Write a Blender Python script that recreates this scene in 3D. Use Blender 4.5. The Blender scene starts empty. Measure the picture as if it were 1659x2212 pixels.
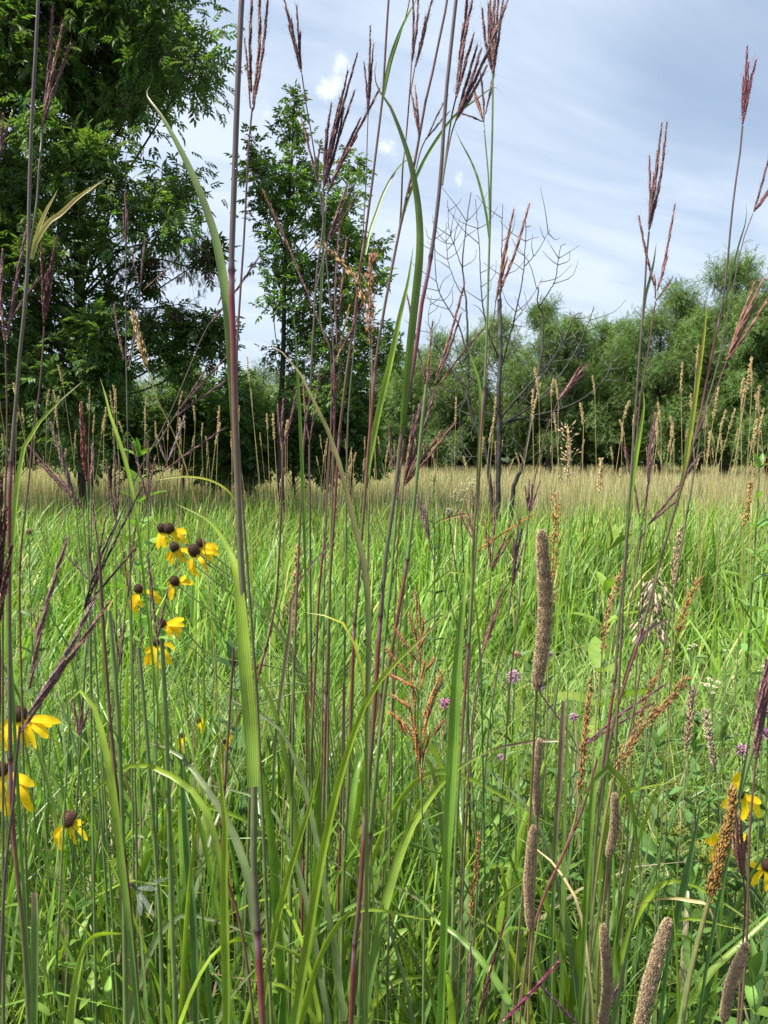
import bpy, math, random
import numpy as np

# ------------------------------------------------------------------ camera, sky, sun, exposure
SC = bpy.context.scene
COL = SC.collection
FPX, CX, CY = 1597.6, 829.5, 1106.0          # focal length and centre in the tracing frame (1659 x 2212)
PITCH = math.radians(4.1)
CAMH = 1.45
CAM = np.array((0.0, 0.0, CAMH))
cd = bpy.data.cameras.new('camera')
cam = bpy.data.objects.new('camera', cd)
COL.objects.link(cam)
cam.location = CAM
cam.rotation_euler = (math.radians(90) - PITCH, 0, 0)
cd.lens = 26.0
cd.sensor_width = 36.0
cd.clip_start = 0.02
cd.clip_end = 6000
SC.camera = cam

SUN_EL, SUN_AZ = math.radians(59), math.radians(-112)     # azimuth from +Y towards +X
SUN_DIR = (math.cos(SUN_EL) * math.sin(SUN_AZ), math.cos(SUN_EL) * math.cos(SUN_AZ), math.sin(SUN_EL))
ld = bpy.data.lights.new('sun', 'SUN')
ld.energy = 4.7
ld.angle = math.radians(2.0)
ld.color = (1.0, 0.94, 0.82)
lo = bpy.data.objects.new('sun', ld)
COL.objects.link(lo)
lo.rotation_euler = (math.radians(90) - SUN_EL, 0, math.pi - SUN_AZ)
SC.view_settings.view_transform = 'Standard'
SC.view_settings.look = 'None'
SC.view_settings.exposure = 1.17
SC.view_settings.gamma = 1.0
SC.cycles.max_bounces = 6
SC.cycles.diffuse_bounces = 3
SC.cycles.glossy_bounces = 2
SC.cycles.transmission_bounces = 4
SC.cycles.transparent_max_bounces = 4
SC.cycles.sample_clamp_indirect = 6
SC.cycles.use_adaptive_sampling = False


def ray(x, y):
    dx, dy = (x - CX) / FPX, (CY - y) / FPX
    d = np.array((dx, math.cos(PITCH) + dy * math.sin(PITCH), -math.sin(PITCH) + dy * math.cos(PITCH)))
    return d


def at(x, y, Y):
    d = ray(x, y)
    return CAM + d * (Y / d[1])


def make_world():
    w = bpy.data.worlds.new('World')
    SC.world = w
    w.use_nodes = True
    nt = w.node_tree
    N, L = nt.nodes, nt.links
    N.clear()
    out = N.new('ShaderNodeOutputWorld')
    bg = N.new('ShaderNodeBackground')
    bg.inputs['Strength'].default_value = 0.074
    L.new(bg.outputs[0], out.inputs[0])
    sky = N.new('ShaderNodeTexSky')
    sky.sky_type = 'NISHITA'
    sky.sun_disc = False
    sky.sun_elevation = SUN_EL
    sky.sun_rotation = SUN_AZ
    sky.air_density = 1.0
    sky.dust_density = 1.5
    tc = N.new('ShaderNodeTexCoord')
    nrm = N.new('ShaderNodeVectorMath'); nrm.operation = 'NORMALIZE'
    L.new(tc.outputs['Generated'], nrm.inputs[0])
    sep = N.new('ShaderNodeSeparateXYZ')
    L.new(nrm.outputs[0], sep.inputs[0])

    def m(op, a, b=None, c=None, clamp=False):
        n = N.new('ShaderNodeMath'); n.operation = op; n.use_clamp = clamp
        for i, v in enumerate((a, b, c)):
            if v is None:
                continue
            if isinstance(v, (int, float)):
                n.inputs[i].default_value = v
            else:
                L.new(v, n.inputs[i])
        return n.outputs[0]

    den = m('ADD', m('MAXIMUM', sep.outputs['Z'], 0.0), 0.22)
    px = m('DIVIDE', sep.outputs['X'], den)
    py = m('DIVIDE', sep.outputs['Y'], den)
    # streaks of thin high cloud run down towards the right
    u = m('ADD', m('MULTIPLY', px, 0.90), m('MULTIPLY', py, 0.30))
    v = m('SUBTRACT', m('MULTIPLY', py, 1.3), m('MULTIPLY', px, 0.6))
    comb = N.new('ShaderNodeCombineXYZ')
    L.new(u, comb.inputs[0]); L.new(v, comb.inputs[1])
    comb.inputs[2].default_value = 3.7
    n1 = N.new('ShaderNodeTexNoise')
    n1.inputs['Scale'].default_value = 1.35
    n1.inputs['Detail'].default_value = 8
    n1.inputs['Roughness'].default_value = 0.52
    n1.inputs['Distortion'].default_value = 0.35
    L.new(comb.outputs[0], n1.inputs['Vector'])
    mp = N.new('ShaderNodeMapping')
    mp.inputs['Scale'].default_value = (0.8, 2.0, 1)
    mp.inputs['Rotation'].default_value = (0, 0, 0.25)
    L.new(comb.outputs[0], mp.inputs[0])
    n2 = N.new('ShaderNodeTexNoise')
    n2.inputs['Scale'].default_value = 1.9
    n2.inputs['Detail'].default_value = 9
    n2.inputs['Roughness'].default_value = 0.6
    n2.inputs['Distortion'].default_value = 0.6
    L.new(mp.outputs[0], n2.inputs['Vector'])

    def spot(x, y, r, k=1.0):
        d = ray(x, y); d = d / np.linalg.norm(d)
        n = N.new('ShaderNodeVectorMath'); n.operation = 'DISTANCE'
        L.new(nrm.outputs[0], n.inputs[0]); n.inputs[1].default_value = d
        t = m('DIVIDE', n.outputs['Value'], r)
        return m('MULTIPLY', m('POWER', 2.718, m('MULTIPLY', m('MULTIPLY', t, t), -1.0)), k)

    base = m('ADD', m('MULTIPLY', n1.outputs[0], 1.0), m('MULTIPLY', n2.outputs[0], 0.5))
    base = m('SUBTRACT', base, 0.16)
    base = m('SUBTRACT', base, spot(1690, 170, 0.16, 0.62))          # a gap of blue at the upper right
    base = m('SUBTRACT', base, spot(1480, 60, 0.10, 0.16))
    base = m('SUBTRACT', base, spot(1000, 560, 0.13, 0.10))
    base = m('ADD', base, spot(1450, 620, 0.35, 0.12))
    cov = N.new('ShaderNodeMapRange'); cov.interpolation_type = 'SMOOTHSTEP'
    L.new(base, cov.inputs['Value'])
    cov.inputs['From Min'].default_value = -0.05
    cov.inputs['From Max'].default_value = 0.95
    cov.inputs['To Min'].default_value = 0.42
    cov.inputs['To Max'].default_value = 1.0
    cl = N.new('ShaderNodeValToRGB')
    cl.color_ramp.elements[0].position = 0.25
    cl.color_ramp.elements[0].color = (4.1, 5.0, 6.2, 1)
    cl.color_ramp.elements[1].position = 1.0
    cl.color_ramp.elements[1].color = (5.15, 5.85, 6.85, 1)
    wisp = m('MULTIPLY', m('SUBTRACT', n2.outputs[0], 0.5), 1.9)
    L.new(m('ADD', m('MULTIPLY', cov.outputs[0], 0.95), wisp, clamp=True), cl.inputs[0])
    mix = N.new('ShaderNodeMix'); mix.data_type = 'RGBA'
    L.new(cov.outputs[0], mix.inputs['Factor'])
    L.new(sky.outputs[0], mix.inputs['A'])
    L.new(cl.outputs[0], mix.inputs['B'])
    # three small bright cumulus puffs
    n3 = N.new('ShaderNodeTexNoise')
    n3.inputs['Scale'].default_value = 45
    n3.inputs['Detail'].default_value = 6
    n3.inputs['Roughness'].default_value = 0.55
    L.new(nrm.outputs[0], n3.inputs['Vector'])
    puff = spot(722, 188, 0.017, 0.78)
    for s in ((735, 138, 0.010, 0.8), (698, 207, 0.010, 0.62), (845, 322, 0.012, 0.55), (988, 388, 0.010, 0.55), (830, 330, 0.010, 0.40), (575, 235, 0.014, 0.38)):
        puff = m('ADD', puff, spot(*s))
    pv = m('ADD', puff, m('MULTIPLY', m('SUBTRACT', n3.outputs[0], 0.5), 3.4))
    pm = N.new('ShaderNodeMapRange'); pm.interpolation_type = 'SMOOTHSTEP'
    L.new(pv, pm.inputs['Value'])
    pm.inputs['From Min'].default_value = 0.20
    pm.inputs['From Max'].default_value = 1.9
    pmk = m('MULTIPLY', pm.outputs[0], m('MINIMUM', m('MULTIPLY', puff, 3.0), 1.0))
    mix2 = N.new('ShaderNodeMix'); mix2.data_type = 'RGBA'
    L.new(pmk, mix2.inputs['Factor'])
    L.new(mix.outputs['Result'], mix2.inputs['A'])
    mix2.inputs['B'].default_value = (9.4, 9.6, 9.8, 1)
    L.new(mix2.outputs['Result'], bg.inputs[0])


make_world()

# ------------------------------------------------------------------ helpers
RNG = np.random.default_rng(7)
random.seed(7)


def R(a, b):
    return random.uniform(a, b)


def nz(v):
    v = np.asarray(v, float)
    n = np.linalg.norm(v, axis=-1, keepdims=True)
    return v / np.maximum(n, 1e-9)


class MB:
    """Collects vertices with a colour and an (across, along) pair, and builds ONE mesh object."""

    def __init__(self):
        self.v, self.c, self.t, self.q, self.tri, self.n = [], [], [], [], [], 0

    def add(self, v, c, t=None, quads=None, tris=None):
        v = np.asarray(v, float).reshape(-1, 3)
        k = len(v)
        c = np.asarray(c, float)
        if c.ndim == 1:
            c = np.tile(c, (k, 1))
        self.v.append(v); self.c.append(c[:, :3])
        self.t.append(np.zeros((k, 2)) if t is None else np.asarray(t, float))
        if quads is not None and len(quads):
            self.q.append(np.asarray(quads, np.int64).reshape(-1, 4) + self.n)
        if tris is not None and len(tris):
            self.tri.append(np.asarray(tris, np.int64).reshape(-1, 3) + self.n)
        self.n += k

    def mesh(self, name, mat, origin=(0, 0, 0), smooth=True):
        v = np.concatenate(self.v) - np.asarray(origin, float)
        c = np.concatenate(self.c); t = np.concatenate(self.t)
        q = np.concatenate(self.q) if self.q else np.zeros((0, 4), np.int64)
        tr = np.concatenate(self.tri) if self.tri else np.zeros((0, 3), np.int64)
        me = bpy.data.meshes.new(name)
        me.vertices.add(len(v))
        me.vertices.foreach_set('co', v.astype(np.float32).ravel())
        nl = q.size + tr.size
        me.loops.add(nl)
        me.loops.foreach_set('vertex_index', np.concatenate((q.ravel(), tr.ravel())).astype(np.int32))
        me.polygons.add(len(q) + len(tr))
        st = np.concatenate((np.arange(len(q)) * 4, q.size + np.arange(len(tr)) * 3)).astype(np.int32)
        me.polygons.foreach_set('loop_start', st)
        me.polygons.foreach_set('loop_total', np.concatenate((np.full(len(q), 4), np.full(len(tr), 3))).astype(np.int32))
        me.polygons.foreach_set('use_smooth', np.full(len(q) + len(tr), smooth))
        a = me.attributes.new('Col', 'FLOAT_COLOR', 'POINT')
        a.data.foreach_set('color', np.concatenate((c, np.ones((len(c), 1))), 1).astype(np.float32).ravel())
        b = me.attributes.new('along', 'FLOAT2', 'POINT')
        b.data.foreach_set('vector', t.astype(np.float32).ravel())
        me.materials.append(mat)
        me.update(calc_edges=True)
        return me

    def build(self, name, mat, parent=None, origin=None, smooth=True):
        if origin is None:
            origin = tuple(parent.location) if parent is not None else (0, 0, 0)
        if parent is not None and parent.get('_o') is not None:
            origin = tuple(parent['_o'])
        me = self.mesh(name, mat, origin, smooth)
        o = bpy.data.objects.new(name, me)
        COL.objects.link(o)
        if parent is not None:
            o.parent = parent
        else:
            o.location = origin
        return o


def thing(name, label, cat, loc, group=None):
    o = bpy.data.objects.new(name, None)
    o.empty_display_size = 0.05
    COL.objects.link(o)
    o.location = loc
    tag(o, label, cat, group, 'thing')
    return o


def tag(o, label=None, cat=None, group=None, kind=None):
    if label: o['label'] = label
    if cat: o['category'] = cat
    if group: o['group'] = group
    if kind: o['kind'] = kind
    return o


def spline(pts, n):
    """Catmull-Rom through pts, n samples, spaced by chord length."""
    p = np.asarray(pts, float)
    if len(p) == 2:
        s = np.linspace(0, 1, n)[:, None]
        return p[0] * (1 - s) + p[1] * s
    d = np.concatenate(([0], np.cumsum(np.maximum(np.linalg.norm(np.diff(p, axis=0), axis=1), 1e-6))))
    e = np.vstack((2 * p[0] - p[1], p, 2 * p[-1] - p[-2]))
    de = np.concatenate(([-(d[1])], d, [2 * d[-1] - d[-2]]))
    m = (e[2:] - e[:-2]) / (de[2:] - de[:-2])[:, None]
    s = np.linspace(0, d[-1], n)
    i = np.clip(np.searchsorted(d, s, 'right') - 1, 0, len(p) - 2)
    h = (d[i + 1] - d[i])[:, None]
    t = ((s - d[i]) / (d[i + 1] - d[i]))[:, None]
    return ((2 * t**3 - 3 * t**2 + 1) * p[i] + (t**3 - 2 * t**2 + t) * h * m[i]
            + (-2 * t**3 + 3 * t**2) * p[i + 1] + (t**3 - t**2) * h * m[i + 1])


def frames(p):
    T = nz(np.gradient(p, axis=0))
    ref = np.array((0.13, 1.0, 0.07))
    U = nz(np.cross(T, ref))
    V = np.cross(T, U)
    return T, U, V


def tube(mb, p, r, c, k=6, cap=True):
    p = np.asarray(p, float); n = len(p)
    r = np.broadcast_to(np.asarray(r, float), (n,))
    T, U, V = frames(p)
    a = np.linspace(0, 2 * np.pi, k, endpoint=False)
    ring = (np.cos(a)[None, :, None] * U[:, None, :] + np.sin(a)[None, :, None] * V[:, None, :]) * r[:, None, None] + p[:, None, :]
    c = np.asarray(c, float)
    if c.ndim == 1: c = np.tile(c, (n, 1))
    cc = np.repeat(c, k, 0)
    t = np.stack((np.tile(a / np.pi - 1, n), np.repeat(np.linspace(0, 1, n), k)), 1)
    i, j = np.meshgrid(np.arange(n - 1), np.arange(k), indexing='ij')
    q = np.stack((i * k + j, i * k + (j + 1) % k, (i + 1) * k + (j + 1) % k, (i + 1) * k + j), -1).reshape(-1, 4)
    mb.add(ring.reshape(-1, 3), cc, t, q)


def strip(mb, p, w, face, c, fold=0.18, twist=0.0):
    """A grass leaf: three vertices across, folded along the midrib. face = angle of its broad side, 0 looks at -Y."""
    p = np.asarray(p, float); n = len(p)
    T = nz(np.gradient(p, axis=0))
    f = face + twist * np.linspace(0, 1, n)
    nrm = np.stack((np.sin(f), -np.cos(f), np.full(n, 0.25)), 1)
    S = nz(np.cross(T, nrm))
    Nn = nz(np.cross(S, T))
    w = np.asarray(w, float)[:, None] * 0.5
    L, M, Rr = p - S * w + Nn * w * fold, p - Nn * w * fold, p + S * w + Nn * w * fold
    v = np.stack((L, M, Rr), 1).reshape(-1, 3)
    c = np.asarray(c, float)
    if c.ndim == 1: c = np.tile(c, (n, 1))
    cc = np.repeat(c, 3, 0)
    cc[1::3] *= 1.12
    t = np.stack((np.tile((-1.0, 0.0, 1.0), n), np.repeat(np.linspace(0, 1, n), 3)), 1)
    i = np.arange(n - 1)[:, None] * 3
    q = np.concatenate((i + np.array([[0, 1, 4, 3]]), i + np.array([[1, 2, 5, 4]])), 0)
    mb.add(v, cc, t, q)


def sticks(mb, A, B, ra, rb, c):
    """Many thin three-sided sticks from A to B."""
    A, B = np.asarray(A, float), np.asarray(B, float)
    n = len(A)
    if n == 0: return
    T = nz(B - A)
    U = nz(np.cross(T, np.array((0.31, 0.87, 0.21))))
    V = np.cross(T, U)
    a = np.array((0, 2.0944, 4.1888))
    off = np.cos(a)[None, :, None] * U[:, None] + np.sin(a)[None, :, None] * V[:, None]
    ra = np.broadcast_to(ra, (n,))[:, None, None]; rb = np.broadcast_to(rb, (n,))[:, None, None]
    v = np.concatenate((A[:, None] + off * ra, B[:, None] + off * rb), 1).reshape(-1, 3)
    b = np.arange(n)[:, None] * 6
    q = np.concatenate([b + np.array([[j, (j + 1) % 3, 3 + (j + 1) % 3, 3 + j]]) for j in range(3)], 0)
    c = np.asarray(c, float)
    cc = np.repeat(c, 6, 0) if c.ndim == 2 else c
    mb.add(v, cc, np.tile([[0.0, 0.0]], (len(v), 1)), q)


def grains(mb, P, D, L, W, c, k=4):
    """Many spindle-shaped spikelets at P along D (k-sided, pointed both ends)."""
    P, D = np.asarray(P, float), nz(D)
    n = len(P)
    if n == 0: return
    L = np.broadcast_to(L, (n,))[:, None]; W = np.broadcast_to(W, (n,))[:, None, None]
    U = nz(np.cross(D, np.array((0.21, 0.9, 0.35)) + RNG.normal(0, 0.3, (n, 3))))
    V = np.cross(D, U)
    a = np.linspace(0, 2 * np.pi, k, endpoint=False)
    off = (np.cos(a)[None, :, None] * U[:, None] + np.sin(a)[None, :, None] * V[:, None]) * W * 0.5
    v = np.concatenate((P[:, None], (P + D * L * 0.38)[:, None] + off, (P + D * L)[:, None]), 1).reshape(-1, 3)
    b = np.arange(n)[:, None] * (k + 2)
    tr = np.concatenate([b + np.array([[0, 1 + (j + 1) % k, 1 + j]]) for j in range(k)]
                        + [b + np.array([[k + 1, 1 + j, 1 + (j + 1) % k]]) for j in range(k)], 0)
    c = np.asarray(c, float)
    cc = np.repeat(c, k + 2, 0) if c.ndim == 2 else c
    mb.add(v, cc, None, None, tr)


def rvec(n, s=1.0):
    return RNG.normal(0, s, (n, 3))


def jit(c, n, s=0.15, hue=0.05):
    c = np.asarray(c, float)
    return np.clip(c * (1 + RNG.normal(0, s, (n, 1))) * (1 + RNG.normal(0, hue, (n, 3))), 0.004, 0.95)


def lerp(stops, t):
    """Colour ramp: stops = [(t, colour)...]."""
    ts = [s[0] for s in stops]
    cs = np.array([s[1] for s in stops], float)
    return np.stack([np.interp(t, ts, cs[:, k]) for k in range(3)], -1)


# ------------------------------------------------------------------ materials
def new_mat(name):
    m = bpy.data.materials.new(name)
    m.use_nodes = True
    N, L = m.node_tree.nodes, m.node_tree.links
    N.clear()
    return m, N, L, N.new('ShaderNodeOutputMaterial')


def plant_mat(name, transl=0.35, rough=0.5, spec=0.3, veins=0.0, noise=(60, 0.3), tmul=(1.25, 1.3, 0.55), bump=0.0):
    m, N, L, out = new_mat(name)
    at_ = N.new('ShaderNodeAttribute'); at_.attribute_name = 'Col'
    tx = N.new('ShaderNodeTexCoord')
    nt = N.new('ShaderNodeTexNoise')
    nt.inputs['Scale'].default_value = noise[0]; nt.inputs['Detail'].default_value = 4
    L.new(tx.outputs['Object'], nt.inputs['Vector'])
    mr = N.new('ShaderNodeMapRange')
    mr.inputs['From Min'].default_value = 0.25; mr.inputs['From Max'].default_value = 0.75
    mr.inputs['To Min'].default_value = 1 - noise[1]; mr.inputs['To Max'].default_value = 1 + noise[1]
    L.new(nt.outputs[0], mr.inputs['Value'])
    fac = mr.outputs[0]
    if veins:
        al = N.new('ShaderNodeAttribute'); al.attribute_name = 'along'
        sp = N.new('ShaderNodeSeparateXYZ'); L.new(al.outputs['Vector'], sp.inputs[0])
        s = N.new('ShaderNodeMath'); s.operation = 'MULTIPLY'; s.inputs[1].default_value = 19
        L.new(sp.outputs[0], s.inputs[0])
        sn = N.new('ShaderNodeMath'); sn.operation = 'SINE'; L.new(s.outputs[0], sn.inputs[0])
        ma = N.new('ShaderNodeMath'); ma.operation = 'MULTIPLY_ADD'; ma.inputs[1].default_value = veins; ma.inputs[2].default_value = 1.0
        L.new(sn.outputs[0], ma.inputs[0])
        mu = N.new('ShaderNodeMath'); mu.operation = 'MULTIPLY'
        L.new(fac, mu.inputs[0]); L.new(ma.outputs[0], mu.inputs[1])
        fac = mu.outputs[0]
    sc = N.new('ShaderNodeVectorMath'); sc.operation = 'SCALE'
    L.new(at_.outputs['Color'], sc.inputs[0]); L.new(fac, sc.inputs['Scale'])
    pb = N.new('ShaderNodeBsdfPrincipled')
    pb.inputs['Roughness'].default_value = rough
    pb.inputs['Specular IOR Level'].default_value = spec
    L.new(sc.outputs[0], pb.inputs['Base Color'])
    if bump:
        bp = N.new('ShaderNodeBump'); bp.inputs['Strength'].default_value = bump; bp.inputs['Distance'].default_value = 0.002
        L.new(nt.outputs[0], bp.inputs['Height']); L.new(bp.outputs[0], pb.inputs['Normal'])
    if transl > 0:
        tv = N.new('ShaderNodeVectorMath'); tv.operation = 'MULTIPLY'; tv.inputs[1].default_value = tmul
        L.new(sc.outputs[0], tv.inputs[0])
        tb = N.new('ShaderNodeBsdfTranslucent'); L.new(tv.outputs[0], tb.inputs['Color'])
        mx = N.new('ShaderNodeMixShader'); mx.inputs[0].default_value = transl
        L.new(pb.outputs[0], mx.inputs[1]); L.new(tb.outputs[0], mx.inputs[2])
        L.new(mx.outputs[0], out.inputs[0])
    else:
        L.new(pb.outputs[0], out.inputs[0])
    return m


M_CULM = plant_mat('culm', 0.0, 0.42, 0.35, noise=(90, 0.22))
M_BLADE = plant_mat('blade', 0.36, 0.36, 0.5, veins=0.20, noise=(38, 0.30))
M_GRASS = plant_mat('grass_blade', 0.36, 0.42, 0.38, noise=(14, 0.15))
M_SPIKE = plant_mat('raceme', 0.08, 0.7, 0.2, noise=(260, 0.35), tmul=(1.3, 0.9, 0.7))
M_SEED = plant_mat('seed_head', 0.15, 0.75, 0.2, noise=(200, 0.25), tmul=(1.1, 1.0, 0.8))
M_LEAF = plant_mat('tree_leaf', 0.42, 0.42, 0.4, noise=(3, 0.2), tmul=(1.4, 1.5, 0.5))
M_WILLOW = plant_mat('willow_leaf', 0.35, 0.55, 0.3, noise=(1.2, 0.15), tmul=(1.2, 1.25, 0.6))
M_FORB = plant_mat('forb_leaf', 0.35, 0.5, 0.35, noise=(50, 0.22))
M_PETAL = plant_mat('petal', 0.45, 0.55, 0.25, veins=0.16, noise=(120, 0.14), tmul=(1.05, 0.95, 0.4))
M_CONE = plant_mat('flower_cone', 0.0, 0.65, 0.3, noise=(700, 0.5), bump=0.6)
M_BARK = plant_mat('bark', 0.0, 0.9, 0.15, noise=(14, 0.45), bump=1.0)
M_WING = plant_mat('insect_wing', 0.0, 0.25, 0.5, noise=(200, 0.1))
_n, _l = M_WING.node_tree.nodes, M_WING.node_tree.links
_tb, _mx = _n.new('ShaderNodeBsdfTransparent'), _n.new('ShaderNodeMixShader')
_mx.inputs[0].default_value = 0.82
_l.new(next(q for q in _n if q.type == 'BSDF_PRINCIPLED').outputs[0], _mx.inputs[1]); _l.new(_tb.outputs[0], _mx.inputs[2])
_l.new(_mx.outputs[0], next(q for q in _n if q.type == 'OUTPUT_MATERIAL').inputs[0])


def ground_mat():
    m, N, L, out = new_mat('meadow_soil')
    tx = N.new('ShaderNodeTexCoord')
    a = N.new('ShaderNodeTexNoise'); a.inputs['Scale'].default_value = 1.4; a.inputs['Detail'].default_value = 9
    L.new(tx.outputs['Object'], a.inputs['Vector'])
    r = N.new('ShaderNodeValToRGB')
    r.color_ramp.elements[0].position = 0.35; r.color_ramp.elements[0].color = (0.030, 0.036, 0.014, 1)
    r.color_ramp.elements[1].position = 0.68; r.color_ramp.elements[1].color = (0.075, 0.085, 0.030, 1)
    L.new(a.outputs[0], r.inputs[0])
    pb = N.new('ShaderNodeBsdfPrincipled'); pb.inputs['Roughness'].default_value = 0.95
    pb.inputs['Specular IOR Level'].default_value = 0.1
    L.new(r.outputs[0], pb.inputs['Base Color'])
    b = N.new('ShaderNodeTexNoise'); b.inputs['Scale'].default_value = 30; b.inputs['Detail'].default_value = 6
    L.new(tx.outputs['Object'], b.inputs['Vector'])
    bp = N.new('ShaderNodeBump'); bp.inputs['Distance'].default_value = 0.03
    L.new(b.outputs[0], bp.inputs['Height']); L.new(bp.outputs[0], pb.inputs['Normal'])
    L.new(pb.outputs[0], out.inputs[0])
    return m


# palette (albedo)
GREEN = (0.115, 0.215, 0.032)
LIME = (0.23, 0.335, 0.034)
YELGRN = (0.30, 0.32, 0.03)
BLUEGRN = (0.085, 0.165, 0.062)
GREYGRN = (0.15, 0.20, 0.09)
SHEATH = (0.125, 0.180, 0.062)
PURBRN = (0.085, 0.052, 0.058)
CRIMSON = (0.165, 0.030, 0.050)
MAROON = (0.118, 0.062, 0.070)
REDBRN = (0.165, 0.082, 0.068)
STRAW = (0.50, 0.38, 0.19)
TAN = (0.40, 0.28, 0.135)
MAUVE = (0.24, 0.165, 0.135)
BRONZE = (0.33, 0.13, 0.030)
OLIVE = (0.16, 0.17, 0.05)

# ------------------------------------------------------------------ ground
mb = MB()
S = 3000.0
n = 61
g = np.linspace(-1, 1, n); g = np.sign(g) * np.abs(g) ** 3 * S
X, Y = np.meshgrid(g, g, indexing='ij')
Z = 0.02 * np.sin(X * 0.4) * np.cos(Y * 0.31)
i, j = np.meshgrid(np.arange(n - 1), np.arange(n - 1), indexing='ij')
q = np.stack((i * n + j, (i + 1) * n + j, (i + 1) * n + j + 1, i * n + j + 1), -1).reshape(-1, 4)
mb.add(np.stack((X, Y, Z), -1).reshape(-1, 3), (0.05, 0.06, 0.02), None, q)
tag(mb.build('ground', ground_mat()), kind='structure')


# ------------------------------------------------------------------ trees
def leaf_template(kind):
    """Leaf shapes along +X, upper side +Z; each leaflet two quads folded on its midrib."""
    V, Q = [], []

    def leaflet(o, ang, L, W, droop):
        ca, sa = math.cos(ang), math.sin(ang)
        b = len(V)
        for (s, w, z) in ((0, 0, 0), (0.33, 0.5, 0.10), (0.72, 0.34, 0.04), (1, 0, 0), (0.33, -0.5, 0.10), (0.72, -0.34, 0.04)):
            x, y = s * L, w * W
            V.append((o[0] + x * ca - y * sa, o[1] + x * sa + y * ca, o[2] + z * W * 1.6 - droop * s * s * L))
        Q.append((b, b + 4, b + 5, b + 3)); Q.append((b, b + 3, b + 2, b + 1))

    if kind == 'ash':
        for k, s in enumerate((0.30, 0.50, 0.70)):
            for sg in (1, -1):
                leaflet((s, sg * 0.01, -0.1 * s * s), sg * R(0.75, 1.0), 0.36, 0.145, 0.35)
        leaflet((0.78, 0, -0.1), 0.0, 0.42, 0.16, 0.45)
    elif kind == 'elder':
        for sg in (1, -1):
            leaflet((0.35, sg * 0.01, -0.03), sg * 0.95, 0.46, 0.24, 0.4)
            leaflet((0.62, sg * 0.01, -0.08), sg * 0.7, 0.42, 0.22, 0.4)
        leaflet((0.75, 0, -0.1), 0, 0.46, 0.24, 0.5)
    elif kind == 'willow':
        for k in range(4):
            s = 0.1 + 0.24 * k
            for sg in (1, -1):
                leaflet((s, 0, -0.12 * s * s), sg * R(0.35, 0.6), 0.36, 0.085, 0.35)
    elif kind == 'spray':
        for k in range(5):
            s, sg = 0.16 * k, (1, -1)[k % 2]
            a, L, W = sg * R(0.25, 0.6), 0.34, 0.085
            ca, sa, b = math.cos(a), math.sin(a), len(V)
            for (x, y, z) in ((0, 0, 0), (0.45 * L, -W / 2, 0.0), (L, 0, -0.10 * L), (0.45 * L, W / 2, 0.0)):
                V.append((s + x * ca - y * sa, x * sa + y * ca, z - 0.15 * s * s))
            Q.append((b, b + 1, b + 2, b + 3))
    elif kind == 'round':
        leaflet((0, 0, 0), 0, 1, 0.5, 0.3)
        leaflet((0.1, 0.05, 0.05), 0.9, 0.8, 0.42, 0.3)
        leaflet((0.1, -0.05, 0.05), -0.9, 0.8, 0.42, 0.3)
    return np.array(V), np.array(Q)


def leaves(mb, P, D, size, c, kind):
    tv, tq = leaf_template(kind)
    P, D = np.asarray(P, float), nz(D)
    n, k = len(P), len(tv)
    up = np.array((0, 0, 1.0)) + rvec(n, 0.35)
    S_ = nz(np.cross(up, D)); Nn = np.cross(D, S_)
    size = np.broadcast_to(size, (n,))[:, None, None]
    v = (tv[None, :, 0:1] * D[:, None] + tv[None, :, 1:2] * S_[:, None] + tv[None, :, 2:3] * Nn[:, None]) * size + P[:, None]
    q = (np.arange(n)[:, None, None] * k + tq[None]).reshape(-1, 4)
    mb.add(v.reshape(-1, 3), np.repeat(np.asarray(c), k, 0), None, q)


def in_poly(pt, poly):
    x, y = pt; c = False; j = len(poly) - 1
    for i in range(len(poly)):
        xi, yi = poly[i]; xj, yj = poly[j]
        if (yi > y) != (yj > y) and x < (xj - xi) * (y - yi) / (yj - yi) + xi: c = not c
        j = i
    return c


def poly_clumps(poly, Y, thick, r, n, tries=60000, gap=0.62):
    """Clump centres spread through the volume whose outline from here is poly."""
    xs = [p[0] for p in poly]; ys = [p[1] for p in poly]
    out = []
    for _ in range(tries):
        x, y = R(min(xs), max(xs)), R(min(ys), max(ys))
        rr = r * R(0.75, 1.2)
        rp = rr * FPX / Y * 0.62
        if not all(in_poly((x + rp * math.cos(a), y + rp * math.sin(a)), poly) for a in np.linspace(0, 6.28, 9)): continue
        p = at(x, y, Y + R(-thick, thick))
        if any(np.linalg.norm(p - c[0]) < gap * (rr + c[1]) * 0.5 * 1.25 for c in out): continue
        out.append((p, rr))
        if len(out) >= n: break
    return out


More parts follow.
